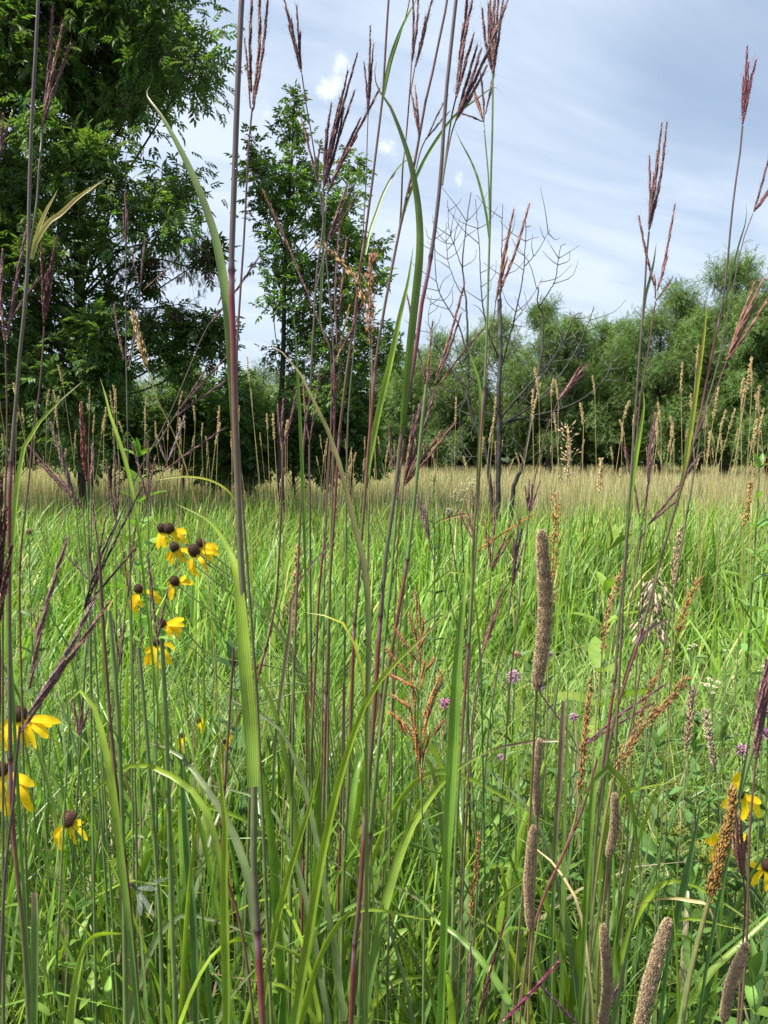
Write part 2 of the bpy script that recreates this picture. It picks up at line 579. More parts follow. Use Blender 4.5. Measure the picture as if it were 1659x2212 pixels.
def tree(name, label, cat, trunk, r0, r1, clumps, kind, leaf_size, leaf_col, mat, twigs=14, per=11, group=None,
         bark=(0.055, 0.045, 0.036), droop=0.35, loose=0.22, limb_r=0.035, extra=None):
    base = np.array(trunk[0], float)
    t = thing(name, label, cat, tuple(base), group)
    tp = spline(trunk, 40)
    m = MB()
    rad = np.linspace(r0, r1, 40) * (1 + 0.5 * np.exp(-np.linspace(0, 1, 40) * 14))
    tube(m, tp, rad, jit(bark, 40, 0.12), 9)
    m.build('trunk', M_BARK, t)
    b = MB(); cr = MB()
    for (c, r) in clumps:
        h = np.linalg.norm((tp - c)[:, :2], axis=1)
        want = np.maximum(c[2] - 0.55 * h - 0.1, 0.2 * tp[-1][2])
        k = int(np.argmin(np.abs(tp[:, 2] - want) + 0.15 * h))
        s = tp[k]
        mid = (s + c) / 2 + np.array((R(-.12, .12), R(-.12, .12), R(-.10, .10))) * np.linalg.norm(c - s)
        lp = spline([s, mid, c], 8)
        d = np.linalg.norm(c - s)
        tube(b, lp, np.linspace(min(limb_r * (0.22 + 0.16 * d), rad[k] * 0.6), 0.007, 8), jit(bark, 8, 0.1), 5)
        nt = max(4, int(twigs * R(0.8, 1.2)))
        dirs = nz(rvec(nt) + np.array((0, 0, 0.15)))
        out_ = nz(c - tp[k]) * 0.35
        dirs = nz(dirs + out_)
        st = c + rvec(nt, 0.12 * r)
        en = c + dirs * (r * RNG.uniform(0.55, 1.12, nt))[:, None]
        sticks(b, st, en, 0.010, 0.003, jit(bark, nt, 0.1))
        ti = np.repeat(np.arange(nt), per)
        u = RNG.uniform(0.12, 1.0, len(ti))[:, None]
        P = st[ti] * (1 - u) + en[ti] * u + rvec(len(ti), loose * r * 0.35)
        D = nz(dirs[ti] * 0.6 + rvec(len(ti), 0.55) + np.array((0, 0, -droop)))
        tone = R(0.8, 1.25)
        leaves(cr, P, D, leaf_size * RNG.uniform(0.7, 1.2, len(ti)), jit(np.asarray(leaf_col) * tone, len(ti), 0.16, 0.06), kind)
    b.build('branches', M_BARK, t)
    cr.build('crown', mat, t, smooth=False)
    return t


ASH = (0.098, 0.168, 0.048)
# the big ash at the left
ash_poly = [(-260, -420), (330, -420), (430, -200), (462, -10), (478, 90), (472, 190), (448, 262), (385, 312), (300, 300), (268, 338),
            (300, 352), (400, 340), (440, 362), (492, 395), (486, 470), (500, 560), (440, 540), (330, 530), (240, 560), (130, 640), (60, 700), (-260, 760)]
cl = poly_clumps(ash_poly, 12.8, 1.9, 0.56, 240, gap=0.38)
low_poly = [(-240, 640), (120, 610), (215, 590), (255, 680), (300, 760), (320, 860), (300, 960), (-240, 960)]
cl += poly_clumps(low_poly, 12.6, 1.5, 0.50, 52, gap=0.5)
cl += [(at(x, y, 12.3), r) for x, y, r in ((455, 700, .26), (420, 735, .3), (340, 740, .34), (300, 710, .3), (390, 690, .22), (470, 745, .28), (370, 790, .35), (250, 645, .3), (310, 600, .22), (440, 560, .2))]
T0 = at(190, 1172, 12.8); T0[2] = 0
ash = tree('ash_tree', 'big dark ash tree filling the upper left, its scaly trunk behind tan grass', 'tree',
           [T0, at(180, 900, 12.8), at(172, 640, 12.8), at(170, 330, 12.9), at(185, 60, 12.8), at(170, -350, 12.9)],
           0.125, 0.03, cl, 'ash', 0.265, ASH, M_LEAF, twigs=12, per=9, loose=0.75, droop=0.22)
# the bare lower bough with hanging clusters of dry keys
bo = MB(); kb = MB()
bough = spline([at(182, 640, 12.8), at(240, 590, 12.5), at(330, 560, 12.2), at(400, 575, 12.0), at(455, 590, 11.9)], 22)
tube(bo, bough, np.linspace(0.032, 0.006, 22), (0.05, 0.04, 0.033), 5)
bough2 = spline([at(182, 690, 12.8), at(250, 668, 12.4), at(330, 665, 12.2), at(405, 655, 12.1)], 18)
tube(bo, bough2, np.linspace(0.026, 0.005, 18), (0.05, 0.04, 0.033), 5)
bough3 = spline([at(182, 600, 12.8), at(250, 545, 12.3), at(360, 520, 12.0), at(440, 528, 11.8)], 18)
tube(bo, bough3, np.linspace(0.026, 0.005, 18), (0.05, 0.04, 0.033), 5)
A, B, Kp = [], [], []
for bp in (bough, bough2, bough3):
    for k in range(6, len(bp)):
        for _ in range(5):
            e = bp[k] + rvec(1, 0.12)[0] + np.array((0.05, 0, R(-0.22, 0.04)))
            A.append(bp[k]); B.append(e)
            for _ in range(5):
                f = e + rvec(1, 0.05)[0]
                A.append(e); B.append(f)
                if R(0, 1) < 0.55:
                    Kp += [f + rvec(1, 0.02)[0] for _ in range(3)]
sticks(bo, A, B, 0.003, 0.0015, (0.10, 0.075, 0.055))
bo.build('bough', M_BARK, ash)
Kp = np.array(Kp)
leaves(kb, Kp, np.array((0, 0, -1.0)) + rvec(len(Kp), 0.25), 0.075, jit((0.13, 0.085, 0.05), len(Kp), 0.25), 'willow')
kb.build('dry_keys', M_SEED, ash)

# the slender young tree in the middle
mid_poly = [(636, 205), (660, 240), (672, 315), (700, 360), (765, 340), (782, 420), (790, 505), (835, 520), (842, 600), (815, 640), (800, 700), (860, 740),
            (850, 800), (780, 830), (740, 900), (600, 900), (520, 800), (560, 760), (530, 690), (560, 640), (515, 560), (535, 500), (512, 420), (520, 340), (548, 300), (590, 330), (612, 250)]
cl = poly_clumps(mid_poly, 12.0, 1.0, 0.34, 95, gap=0.56)
cl += [(at(636, 235, 12.0), 0.22), (at(634, 262, 12.0), 0.28), (at(630, 300, 12.0), 0.36), (at(540, 318, 11.9), 0.26), (at(765, 362, 12.1), 0.28), (at(810, 540, 12.1), 0.3), (at(815, 590, 12.1), 0.26), (at(830, 740, 12.0), 0.34), (at(795, 745, 12.0), 0.3)]
T0 = at(608, 1180, 12.0); T0[2] = 0
tree('young_tree', 'slender young tree with airy pointed leaves, standing alone against sky mid picture', 'tree',
     [T0, at(606, 920, 12.0), at(612, 750, 12.0), at(616, 560, 12.0), at(628, 380, 12.0), at(636, 225, 12.0)],
     0.06, 0.012, cl, 'elder', 0.165, (0.098, 0.178, 0.042), M_LEAF, twigs=8, per=5, droop=0.1, loose=0.6, bark=(0.05, 0.042, 0.035), limb_r=0.02)

# shrubs under and between the trees
SHR = [('dark_shrub', 'low dark leafy shrub under the big ash at the left edge', (-60, 700, 130, 990), 14.5, 22, 0.5),
       ('dark_shrub', 'dark leafy shrub just right of the ash trunk', (150, 770, 320, 1000), 14.0, 20, 0.45),
       ('dark_shrub', 'rounded dark shrub below the bare ash bough', (310, 740, 480, 1000), 14.2, 24, 0.45),
       ('green_shrub', 'mid green shrub left of the young tree, thin stem below', (430, 790, 575, 1010), 12.6, 24, 0.4),
       ('green_shrub', 'bright leafy shrub around the foot of the young tree', (560, 810, 720, 1010), 13.0, 26, 0.42),
       ('green_shrub', 'spreading green shrub right of the young tree before the willows', (690, 780, 830, 1000), 13.4, 26, 0.42),
       ('dark_shrub', 'dark shrub out at the far left beyond the ash', (-420, 720, -80, 1000), 15.0, 24, 0.55)]
for (nm, lb, (x0, y0, x1, y1), Yd, nc, rr) in SHR:
    pts = [(x0 - 20, y1 + 40), (x0 + (x1 - x0) * 0.12, y0 + (y1 - y0) * 0.35), (x0 + (x1 - x0) * 0.4, y0), (x0 + (x1 - x0) * 0.7, y0 + 20), (x1, y0 + (y1 - y0) * 0.4), (x1 + 20, y1 + 40)]
    Yd += 3.5
    cl = poly_clumps(pts, Yd, 0.9, rr * 1.15, int(nc * 1.6), tries=9000, gap=0.42)
    b0 = at((x0 + x1) / 2, 1100, Yd); b0[2] = 0
    top = at((x0 + x1) / 2, y0 + 60, Yd)
    tree(nm, lb, 'shrub', [b0, (b0 + top) / 2 + np.array((R(-.1, .1), 0, 0)), top], 0.05, 0.012, cl, 'elder', 0.2,
         (0.080, 0.145, 0.042) if nm[0] == 'd' else (0.095, 0.170, 0.044), M_LEAF, twigs=11, per=9, droop=0.2, limb_r=0.02)

# the willows across the far side of the meadow
WIL = [(690, 800, 90, 50, 'pale far willow low behind the young tree'),
       (560, 805, 90, 52, 'low far tree seen between the ash and the young tree'),
       (380, 800, 110, 52, 'low far tree seen under the bare ash bough'),
       (855, 775, 62, 46, 'rounded willow beside the young tree, leftmost of the far row'),
       (925, 745, 75, 44, 'broad low willow behind the left side of the bare tree'),
       (1075, 688, 92, 41, 'round topped willow directly behind the bare dead tree'),
       (1185, 652, 78, 38, 'taller narrow topped willow behind the bare tree right branches'),
       (1262, 712, 70, 42, 'lower willow right of the bare tree with a flat crown'),
       (1330, 700, 70, 40, 'pale willow with feathery top just left of the tall purple pair of stalks'),
       (1425, 622, 95, 36, 'tall willow behind the tall purple grass pair at the right'),
       (1500, 672, 72, 37, 'lower dark willow between two taller ones at the right'),
       (1560, 575, 98, 33, 'tallest willow at the right with a grey green rounded top'),
       (1655, 600, 90, 31, 'willow at the right edge behind the oblique purple seedheads'),
       (1770, 520, 130, 30, 'high willow at the right edge whose sprig enters the picture'),
       (1930, 560, 120, 34, 'willow out beyond the right edge of the row')]
for k, (x, yt, hw, Yd, lb) in enumerate(WIL):
    b0 = at(x, 1060, Yd); b0[2] = 0
    topz = at(x, yt, Yd)[2]
    W = hw / FPX * Yd * 1.2
    cl = []
    nlay = 7
    for li in range(nlay):
        f = li / (nlay - 1)
        z = 2.1 + (topz - 2.1) * (0.04 + 0.88 * f)
        wr = W * (1.15 - 0.70 * f ** 2.6)
        for _ in range(8 if f < 0.75 else (6 if f < 0.95 else 4)):
            a = R(0, 6.28); rr = wr * math.sqrt(R(0, 1)) * 0.9
            cl.append((np.array((b0[0] + rr * math.cos(a), b0[1] + rr * math.sin(a) * 1.2, z + R(-.5, .4))), W * R(0.32, 0.5) * (1 - 0.18 * f)))
    tn = R(0.82, 1.2)
    tk = [b0, b0 + np.array((R(-.4, .4), R(-.3, .3), topz * 0.4)), b0 + np.array((R(-.5, .5), R(-.3, .3), topz * 0.88))]
    tree('willow_tree', lb, 'tree', tk, 0.20, 0.04, cl, 'spray', 0.36, (0.145 * tn, 0.225 * tn * R(.94, 1.04), 0.080 * tn), M_WILLOW, twigs=24, per=20, group='willows along the far side of the meadow',
         bark=(0.05, 0.042, 0.034), droop=0.15, loose=0.5, limb_r=0.04)

# a dark wood behind the willows: one mass nobody could count
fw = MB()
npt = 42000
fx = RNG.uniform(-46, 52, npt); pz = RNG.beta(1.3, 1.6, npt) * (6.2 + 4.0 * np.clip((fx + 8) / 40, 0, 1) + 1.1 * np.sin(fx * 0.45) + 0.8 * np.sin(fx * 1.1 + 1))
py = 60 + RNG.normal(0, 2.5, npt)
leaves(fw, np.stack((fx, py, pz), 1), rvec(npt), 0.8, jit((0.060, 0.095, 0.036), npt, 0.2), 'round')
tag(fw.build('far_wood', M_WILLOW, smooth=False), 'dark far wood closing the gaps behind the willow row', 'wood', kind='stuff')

# ------------------------------------------------------------------ the bare dead tree
DY = 9.0
b0 = at(1085, 1100, DY); b0[2] = 0
dead = thing('dead_tree', 'bare dead many stemmed tree, grey twigs against sky and willows', 'tree', tuple(b0))
DB = (0.038, 0.035, 0.033)  # dark tone low on the stems: their shade painted into the bark
DT = (0.10, 0.10, 0.098)
stems = [
    ('trunk', [(1078, 1150), (1076, 1047), (1079, 939), (1076, 872), (1081, 772), (1079, 646)], 0.066, 0.036, 0.0),
    ('trunk', [(1068, 1150), (1059, 1047), (1049, 972), (1029, 922), (1014, 872), (1011, 772), (1008, 672), (1000, 572), (1009, 472), (1018, 415)], 0.065, 0.007, 0.2),
    ('trunk', [(1098, 1150), (1112, 1047), (1129, 1006), (1146, 922), (1153, 856), (1169, 772), (1173, 679), (1162, 659), (1162, 619)], 0.07, 0.010, -0.3),
    ('branch', [(1079, 905), (1149, 825), (1209, 755), (1242, 680), (1256, 676)], 0.03, 0.008, -0.3),
    ('branch', [(1079, 922), (1166, 862), (1232, 779), (1269, 705), (1283, 662)], 0.03, 0.006, -0.1),
    ('branch', [(1085, 915), (1150, 898), (1216, 882), (1282, 845), (1316, 799), (1344, 702)], 0.028, 0.005, 0.3),
    ('branch', [(1080, 660), (1082, 620), (1084, 539), (1086, 439)], 0.020, 0.005, 0.1),
    ('branch', [(1081, 800), (1092, 760), (1119, 655), (1133, 565), (1136, 459)], 0.024, 0.005, -0.2),
    ('branch', [(1132, 575), (1160, 545), (1189, 494)], 0.011, 0.004, 0.0),
    ('branch', [(1011, 772), (990, 700), (972, 672), (946, 622), (939, 539), (940, 480)], 0.020, 0.005, 0.3),
    ('branch', [(1163, 665), (1199, 606), (1206, 560), (1212, 532), (1221, 527)], 0.015, 0.005, -0.3),
    ('branch', [(1080, 780), (1056, 720), (1042, 655), (1036, 539), (1027, 430)], 0.020, 0.005, -0.1),
    ('branch', [(1014, 872), (985, 800), (965, 770), (935, 735)], 0.020, 0.005, 0.5),
    ('branch', [(1012, 840), (975, 800), (940, 740), (925, 690), (932, 640)], 0.018, 0.004, 0.2),
    ('branch', [(1002, 590), (985, 540), (972, 500), (966, 432)], 0.011, 0.004, 0.0),
    ('branch', [(1000, 640), (975, 590), (965, 540), (964, 480)], 0.010, 0.004, 0.2),
    ('branch', [(1078, 890), (1045, 840), (1002, 800), (980, 730)], 0.018, 0.004, -0.4),
    ('branch', [(1120, 880), (1180, 800), (1215, 735), (1240, 690)], 0.014, 0.004, 0.3),
    ('branch', [(1060, 960), (1020, 930), (992, 905), (982, 860), (978, 815)], 0.020, 0.004, -0.5),
    ('branch', [(1150, 900), (1190, 912), (1212, 910)], 0.012, 0.004, 0.0),
    ('branch', [(1045, 985), (1000, 987), (965, 980)], 0.014, 0.004, 0.2),
    ('branch', [(1108, 700), (1150, 640), (1172, 600)], 0.010, 0.004, 0.2)]
tw = MB()
for (nm, pts, ra, rb, dy) in stems:
    P = [at(x, y, DY + dy * (i / max(1, len(pts) - 1))) for i, (x, y) in enumerate(pts)]
    nn = 7 * len(pts)
    p = spline(P, nn) + rvec(nn, 0.003)
    m = MB()
    f = np.linspace(0, 1, nn)
    ra, rb = ra * 0.8, rb * 0.75
    tube(m, p, (ra * (0.62 if nm == 'trunk' else 0.8) + (rb - ra * (0.62 if nm == 'trunk' else 0.8)) * f ** 0.7), lerp([(0, DB), (0.5, (0.055, 0.052, 0.05)), (1, DT)], f) * (1 + RNG.normal(0, 0.15, (nn, 1))), 7 if nm == 'trunk' else 5)
    m.build(nm, M_BARK, dead)
    # opposite pairs of upswept twigs
    T = nz(np.gradient(p, axis=0))
    for k in range(int(nn * 0.3), nn - 2, 3):
        if R(0, 1) < 0.30: continue
        sd = nz(np.cross(T[k], np.array((R(-.4, .4), 1, 0))))
        for sg in (1, -1):
            if R(0, 1) < 0.4: continue
            L_ = R(0.08, 0.36) * (1.3 if nm == 'branch' else 1.6)
            e = p[k] + sd * sg * L_ * R(0.3, 0.55) + T[k] * L_ * R(0.2, 0.5) + rvec(1, 0.02)[0]
            e2 = e + sd * sg * L_ * R(0.15, 0.5) + np.array((0, 0, L_ * R(0.2, 0.6))) + rvec(1, 0.03)[0]
            tube(tw, spline([p[k], e, e2], 6), np.linspace(0.0055, 0.002, 6), DT, 4)
tw.build('twigs', M_BARK, dead)


# ------------------------------------------------------------------ grass: stuff nobody could count
def grass(name, P, L, W, lean, curl, cb, ct, nseg, mat, label, fold=0.25, tip_from=0.0, head=None, three=True, bend=1.6, obj=None):
    n = len(P)
    h = RNG.uniform(0, 2 * np.pi, n) if head is None else head
    t = np.linspace(0, 1, nseg + 1)
    th = lean[:, None] + curl[:, None] * t[None] ** bend
    dl = (L / nseg)[:, None]
    r = np.concatenate((np.zeros((n, 1)), np.cumsum(np.sin(th[:, :-1]) * dl, 1)), 1)
    z = np.concatenate((np.zeros((n, 1)), np.cumsum(np.cos(th[:, :-1]) * dl, 1)), 1)
    cen = np.stack((P[:, 0:1] + r * np.cos(h)[:, None], P[:, 1:2] + r * np.sin(h)[:, None], P[:, 2:3] + z), -1)
    tw_ = RNG.normal(0, 0.7, n)[:, None] * t[None]
    sd = np.stack((-np.sin(h[:, None] + tw_), np.cos(h[:, None] + tw_), np.zeros((n, nseg + 1))), -1)
    prof = np.minimum(1.0, 0.45 + 2.2 * t) * (1 - t ** 2.6) + 0.02
    w = (W[:, None] * prof[None])[..., None] * 0.5
    tt = np.clip((t - tip_from) / (1 - tip_from), 0, 1)[None, :, None]
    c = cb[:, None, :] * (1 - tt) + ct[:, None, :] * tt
    if three:
        nn = np.stack((np.cos(h)[:, None] * np.cos(th), np.sin(h)[:, None] * np.cos(th), -np.sin(th)), -1)
        v = np.stack((cen - sd * w + nn * w * fold, cen - nn * w * fold, cen + sd * w + nn * w * fold), 2)
        k = 3
        a = np.stack((np.tile((-1.0, 0, 1.0), nseg + 1), np.repeat(t, 3)), 1)
        bq = (np.arange(nseg)[:, None, None] * 3 + np.array([[[0, 1, 4, 3], [1, 2, 5, 4]]])).reshape(-1, 4)
    else:
        v = np.stack((cen - sd * w, cen + sd * w), 2)
        k = 2
        a = np.stack((np.tile((-1.0, 1.0), nseg + 1), np.repeat(t, 2)), 1)
        bq = np.arange(nseg)[:, None] * 2 + np.array([[0, 1, 3, 2]])
    per = (nseg + 1) * k
    m = obj or MB()
    m.add(v.reshape(-1, 3), np.repeat(c, k, 1).reshape(-1, 3), np.tile(a, (n, 1)),
          (np.arange(n)[:, None, None] * per + bq[None]).reshape(-1, 4))
    if obj is None:
        return tag(m.build(name, mat), label, 'grass', kind='stuff')


def wedge(n, y0, y1, spread=0.64, margin=0.5, power=1.0):
    u = RNG.uniform(0, 1, n)
    a = power + 1
    y = (y0 ** a + u * (y1 ** a - y0 ** a)) ** (1 / a)
    x = RNG.uniform(-1, 1, n) * (y * spread + margin)
    return np.stack((x, y, np.zeros(n)), 1)


def patchy(P, s, ph=0.0):
    return (np.sin(P[:, 0] * s + ph) * np.cos(P[:, 1] * s * 0.8 + 1.3 * ph) + np.sin(P[:, 0] * s * 2.3 + 2 + ph) * np.sin(P[:, 1] * s * 1.9 + ph)) * 0.5


def colmix(n, cols, wts):
    k = RNG.choice(len(cols), n, p=np.array(wts) / sum(wts))
    return np.array(cols)[k]


# lush bright green grass of the middle meadow
n = 30000
P = wedge(n, 1.9, 15.0, power=0.55)
P = P[RNG.uniform(0, 1, n) > np.interp(P[:, 1] + 2.6 * patchy(P, 0.55, 3), (7.0, 14.0), (0.0, 0.93))]; n = len(P)
L = RNG.uniform(0.50, 1.02, n) * (1 + 0.34 * patchy(P, 1.25)) * np.interp(P[:, 1], (1.9, 3.2, 9, 14), (0.72, 1.0, 1.0, 0.85))
W = RNG.uniform(0.010, 0.032, n) * np.interp(P[:, 1], (2, 14), (0.85, 1.45))
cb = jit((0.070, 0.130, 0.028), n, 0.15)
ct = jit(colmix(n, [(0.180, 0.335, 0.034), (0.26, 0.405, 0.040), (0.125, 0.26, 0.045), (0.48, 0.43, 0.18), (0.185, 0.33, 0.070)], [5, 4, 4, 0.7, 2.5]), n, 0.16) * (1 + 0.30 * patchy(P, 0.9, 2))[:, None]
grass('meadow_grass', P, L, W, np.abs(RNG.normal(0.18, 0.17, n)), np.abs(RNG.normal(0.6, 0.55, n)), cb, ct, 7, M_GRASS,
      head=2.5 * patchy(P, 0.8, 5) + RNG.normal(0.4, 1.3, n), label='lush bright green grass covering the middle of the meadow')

# tan grass gone to seed, farther out
n = 100000
P = wedge(n, 5.5, 56.0, spread=0.75, power=0.25)
L = RNG.uniform(0.6, 1.12, n) * np.interp(P[:, 1], (8, 12, 20), (0.8, 1.0, 1.0)) * (1 + 0.22 * patchy(P, 0.55, 4))
W = RNG.uniform(0.005, 0.009, n) * np.interp(P[:, 1], (8, 14, 30, 56), (1.0, 1.6, 3.2, 6.0))
keep = RNG.uniform(0, 1, n) < np.interp(P[:, 1] + 1.5 * (np.abs(P[:, 0]) > 1.2) + 2.6 * patchy(P, 0.55, 3), (5.5, 9, 12, 14), (0.03, 0.30, 0.75, 1))
P, L, W = P[keep], L[keep], W[keep]; n = len(P)
cb = jit((0.19, 0.20, 0.075), n, 0.15)
ct = jit(colmix(n, [(0.62, 0.52, 0.31), (0.72, 0.62, 0.42), (0.52, 0.48, 0.24), (0.30, 0.37, 0.12)], [4, 4, 3, 1.5]), n, 0.13) * (1 + 0.2 * patchy(P, 0.33, 1))[:, None]
grass('seeding_grass', P, L, W, np.abs(RNG.normal(0.05, 0.08, n)), np.abs(RNG.normal(0.2, 0.2, n)), cb, ct, 4, M_GRASS,
      'pale tan grass gone to seed across the far meadow', tip_from=0.25, three=False)

# thin grass and sedge of the understorey close by, with dry curls
n = 16000
P = wedge(n, 0.75, 3.0, spread=0.62, margin=0.25, power=0.9)
L = RNG.uniform(0.32, 0.90, n)
W = RNG.uniform(0.004, 0.0125, n)
cb = jit((0.045, 0.075, 0.025), n, 0.2)  # blade bases darkened in the colour to deepen the shade between them
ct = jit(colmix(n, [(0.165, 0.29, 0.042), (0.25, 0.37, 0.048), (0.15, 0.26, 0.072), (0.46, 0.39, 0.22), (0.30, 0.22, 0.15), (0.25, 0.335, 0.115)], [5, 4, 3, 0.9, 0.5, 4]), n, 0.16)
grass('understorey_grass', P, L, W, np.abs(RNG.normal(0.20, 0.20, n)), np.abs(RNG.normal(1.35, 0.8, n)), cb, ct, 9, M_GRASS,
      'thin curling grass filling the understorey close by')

# tall leafy shoots of the tussock in front, upright with nodding tips
n = 2300
P = np.stack((RNG.normal(-0.22, 0.36, n), RNG.uniform(0.72, 1.75, n), np.zeros(n)), 1)
P[:, 0] *= 0.7 + 0.4 * P[:, 1]
ok = P[:, 0] < 0.30 + 0.12 * P[:, 1]
u_ = CX + FPX * P[:, 0] / P[:, 1]
ok &= ~((np.abs(u_ - 100) < 110) & (P[:, 1] < 0.95))                # the shoots part round the low blossoms at the left
P = P[ok]; n = len(P)
L = RNG.uniform(0.62, 1.14, n)
W = RNG.uniform(0.008, 0.021, n)
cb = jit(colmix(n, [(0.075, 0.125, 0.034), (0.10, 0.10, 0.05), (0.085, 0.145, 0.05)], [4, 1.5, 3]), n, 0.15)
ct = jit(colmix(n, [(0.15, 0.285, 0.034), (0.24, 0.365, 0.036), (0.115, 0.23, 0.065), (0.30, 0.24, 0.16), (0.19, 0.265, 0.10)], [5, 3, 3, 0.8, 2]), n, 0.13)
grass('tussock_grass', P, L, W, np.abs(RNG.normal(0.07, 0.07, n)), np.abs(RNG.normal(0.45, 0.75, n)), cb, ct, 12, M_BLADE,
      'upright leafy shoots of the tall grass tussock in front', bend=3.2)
# and a thinner scatter of the same at the right
n = 560
P = np.stack((RNG.uniform(0.05, 1.15, n), RNG.uniform(0.75, 2.0, n), np.zeros(n)), 1)
L = RNG.uniform(0.5, 1.0, n)
W = RNG.uniform(0.006, 0.017, n)
cb = jit((0.08, 0.13, 0.035), n, 0.15)
ct = jit(colmix(n, [(0.13, 0.24, 0.032), (0.20, 0.30, 0.034), (0.12, 0.22, 0.08), (0.34, 0.27, 0.16)], [4, 3, 3, 1]), n, 0.13)
grass('tussock_grass', P, L, W, np.abs(RNG.normal(0.14, 0.12, n)), np.abs(RNG.normal(0.6, 0.7, n)), cb, ct, 12, M_BLADE,
      'scattered broad grass blades among the forbs at the right', bend=2.4)

# fine pale blades arching over one another near the camera
n = 5200
P = wedge(n, 0.8, 2.3, spread=0.60, margin=0.2, power=0.8)
L = RNG.uniform(0.5, 1.05, n)
W = RNG.uniform(0.0030, 0.0075, n)
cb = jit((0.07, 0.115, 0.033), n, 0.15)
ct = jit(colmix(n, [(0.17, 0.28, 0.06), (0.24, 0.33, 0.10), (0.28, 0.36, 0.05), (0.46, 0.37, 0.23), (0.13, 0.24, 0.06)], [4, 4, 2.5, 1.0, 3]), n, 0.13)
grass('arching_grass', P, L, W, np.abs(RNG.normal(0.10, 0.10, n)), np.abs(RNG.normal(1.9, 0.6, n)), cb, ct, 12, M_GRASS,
      'fine pale grass blades arching over one another close by', bend=3.0)

# broad-leaved ground cover between the stems
gc = MB()
n = 3600
P = wedge(n, 0.9, 3.4, spread=0.62, margin=0.2, power=0.9)
P = P[(P[:, 0] > 0.10 * P[:, 1]) | (RNG.uniform(0, 1, n) < 0.22)]; n = len(P)
P[:, 2] = RNG.uniform(0.05, 0.58, n) * np.interp(P[:, 1], (0.9, 1.6, 3.4), (0.75, 1, 1))
leaves(gc, P, np.stack((RNG.normal(0, 1, n), RNG.normal(0, 1, n), RNG.uniform(-0.1, 0.9, n)), 1), RNG.uniform(0.03, 0.075, n),
       jit(colmix(n, [(0.085, 0.17, 0.03), (0.13, 0.23, 0.035), (0.06, 0.13, 0.035)], [4, 3, 3]), n, 0.15), 'round')
tag(gc.build('ground_cover', M_FORB, smooth=False), 'broad leaved ground cover between the grass stems', 'ground cover', kind='stuff')


# ------------------------------------------------------------------ plants standing in the grass
def px(w, Y):
    return w / FPX * Y


def to_ground(P, spread=0.5, dy=0.0):
    """Carries a traced stalk on down to the soil."""
    P = list(P)
    a, b = P[-2], P[-1]
    d = a - b
    sx = np.clip(d[0] / max(d[2], 1e-3), -0.3, 0.3)
    z = b[2]
    if z <= 0.03: return np.array(P)
    P.append(np.array((b[0] - sx * z * spread * 0.6, b[1] + dy * 0.5, z * 0.45)))
    P.append(np.array((b[0] - sx * z * spread, b[1] + dy, -0.01)))
    return np.array(P)


def raceme(tipP, baseP, W, col, bend=0.0, awn=1.0):
    m = MB()
    d = tipP - baseP
    L = np.linalg.norm(d)
    mid = (tipP + baseP) / 2 + np.array((bend * L, R(-.03, .03) * L, 0))
    W = W * 0.9
    n = max(10, int(L / max(0.0024, W * 0.36)))
    p = spline([baseP, mid, tipP], n)
    T, U, V = frames(p)
    f = np.linspace(0, 1, n)
    prof = np.interp(f, (0, 0.12, 0.35, 0.8, 1), (0.35, 0.75, 1.0, 0.75, 0.3))
    tube(m, p, W * 0.27 * prof + 0.0002, np.asarray(col) * 0.8, 5)
    ph = np.arange(n) * 2.4 + R(0, 6)
    for k in range(3):
        a = ph + k * 2.094
        side = np.cos(a)[:, None] * U + np.sin(a)[:, None] * V
        c = jit(col, n, 0.17, 0.07)
        pale = RNG.uniform(0, 1, n) < 0.10
        c[pale] = jit((0.30, 0.20, 0.14), int(pale.sum()), 0.2)
        grains(m, p + side * (W * 0.14 * prof)[:, None], T + side * RNG.uniform(0.04, 0.20, (n, 1)), np.maximum(0.0065, W * 1.9) * (0.55 + 0.45 * prof),
               W * 0.50 * (0.5 + 0.5 * prof), c, 4)
        s = RNG.uniform(0, 1, n) < 0.5 * awn
        A = p[s] + T[s] * W * 1.2 + side[s] * (W * 0.25)
        sticks(m, A, A + nz(T[s] + side[s] * 0.5 + rvec(int(s.sum()), 0.2)) * max(W * 1.4, 0.005), W * 0.035, W * 0.02, np.asarray(col) * 1.4)
    return m


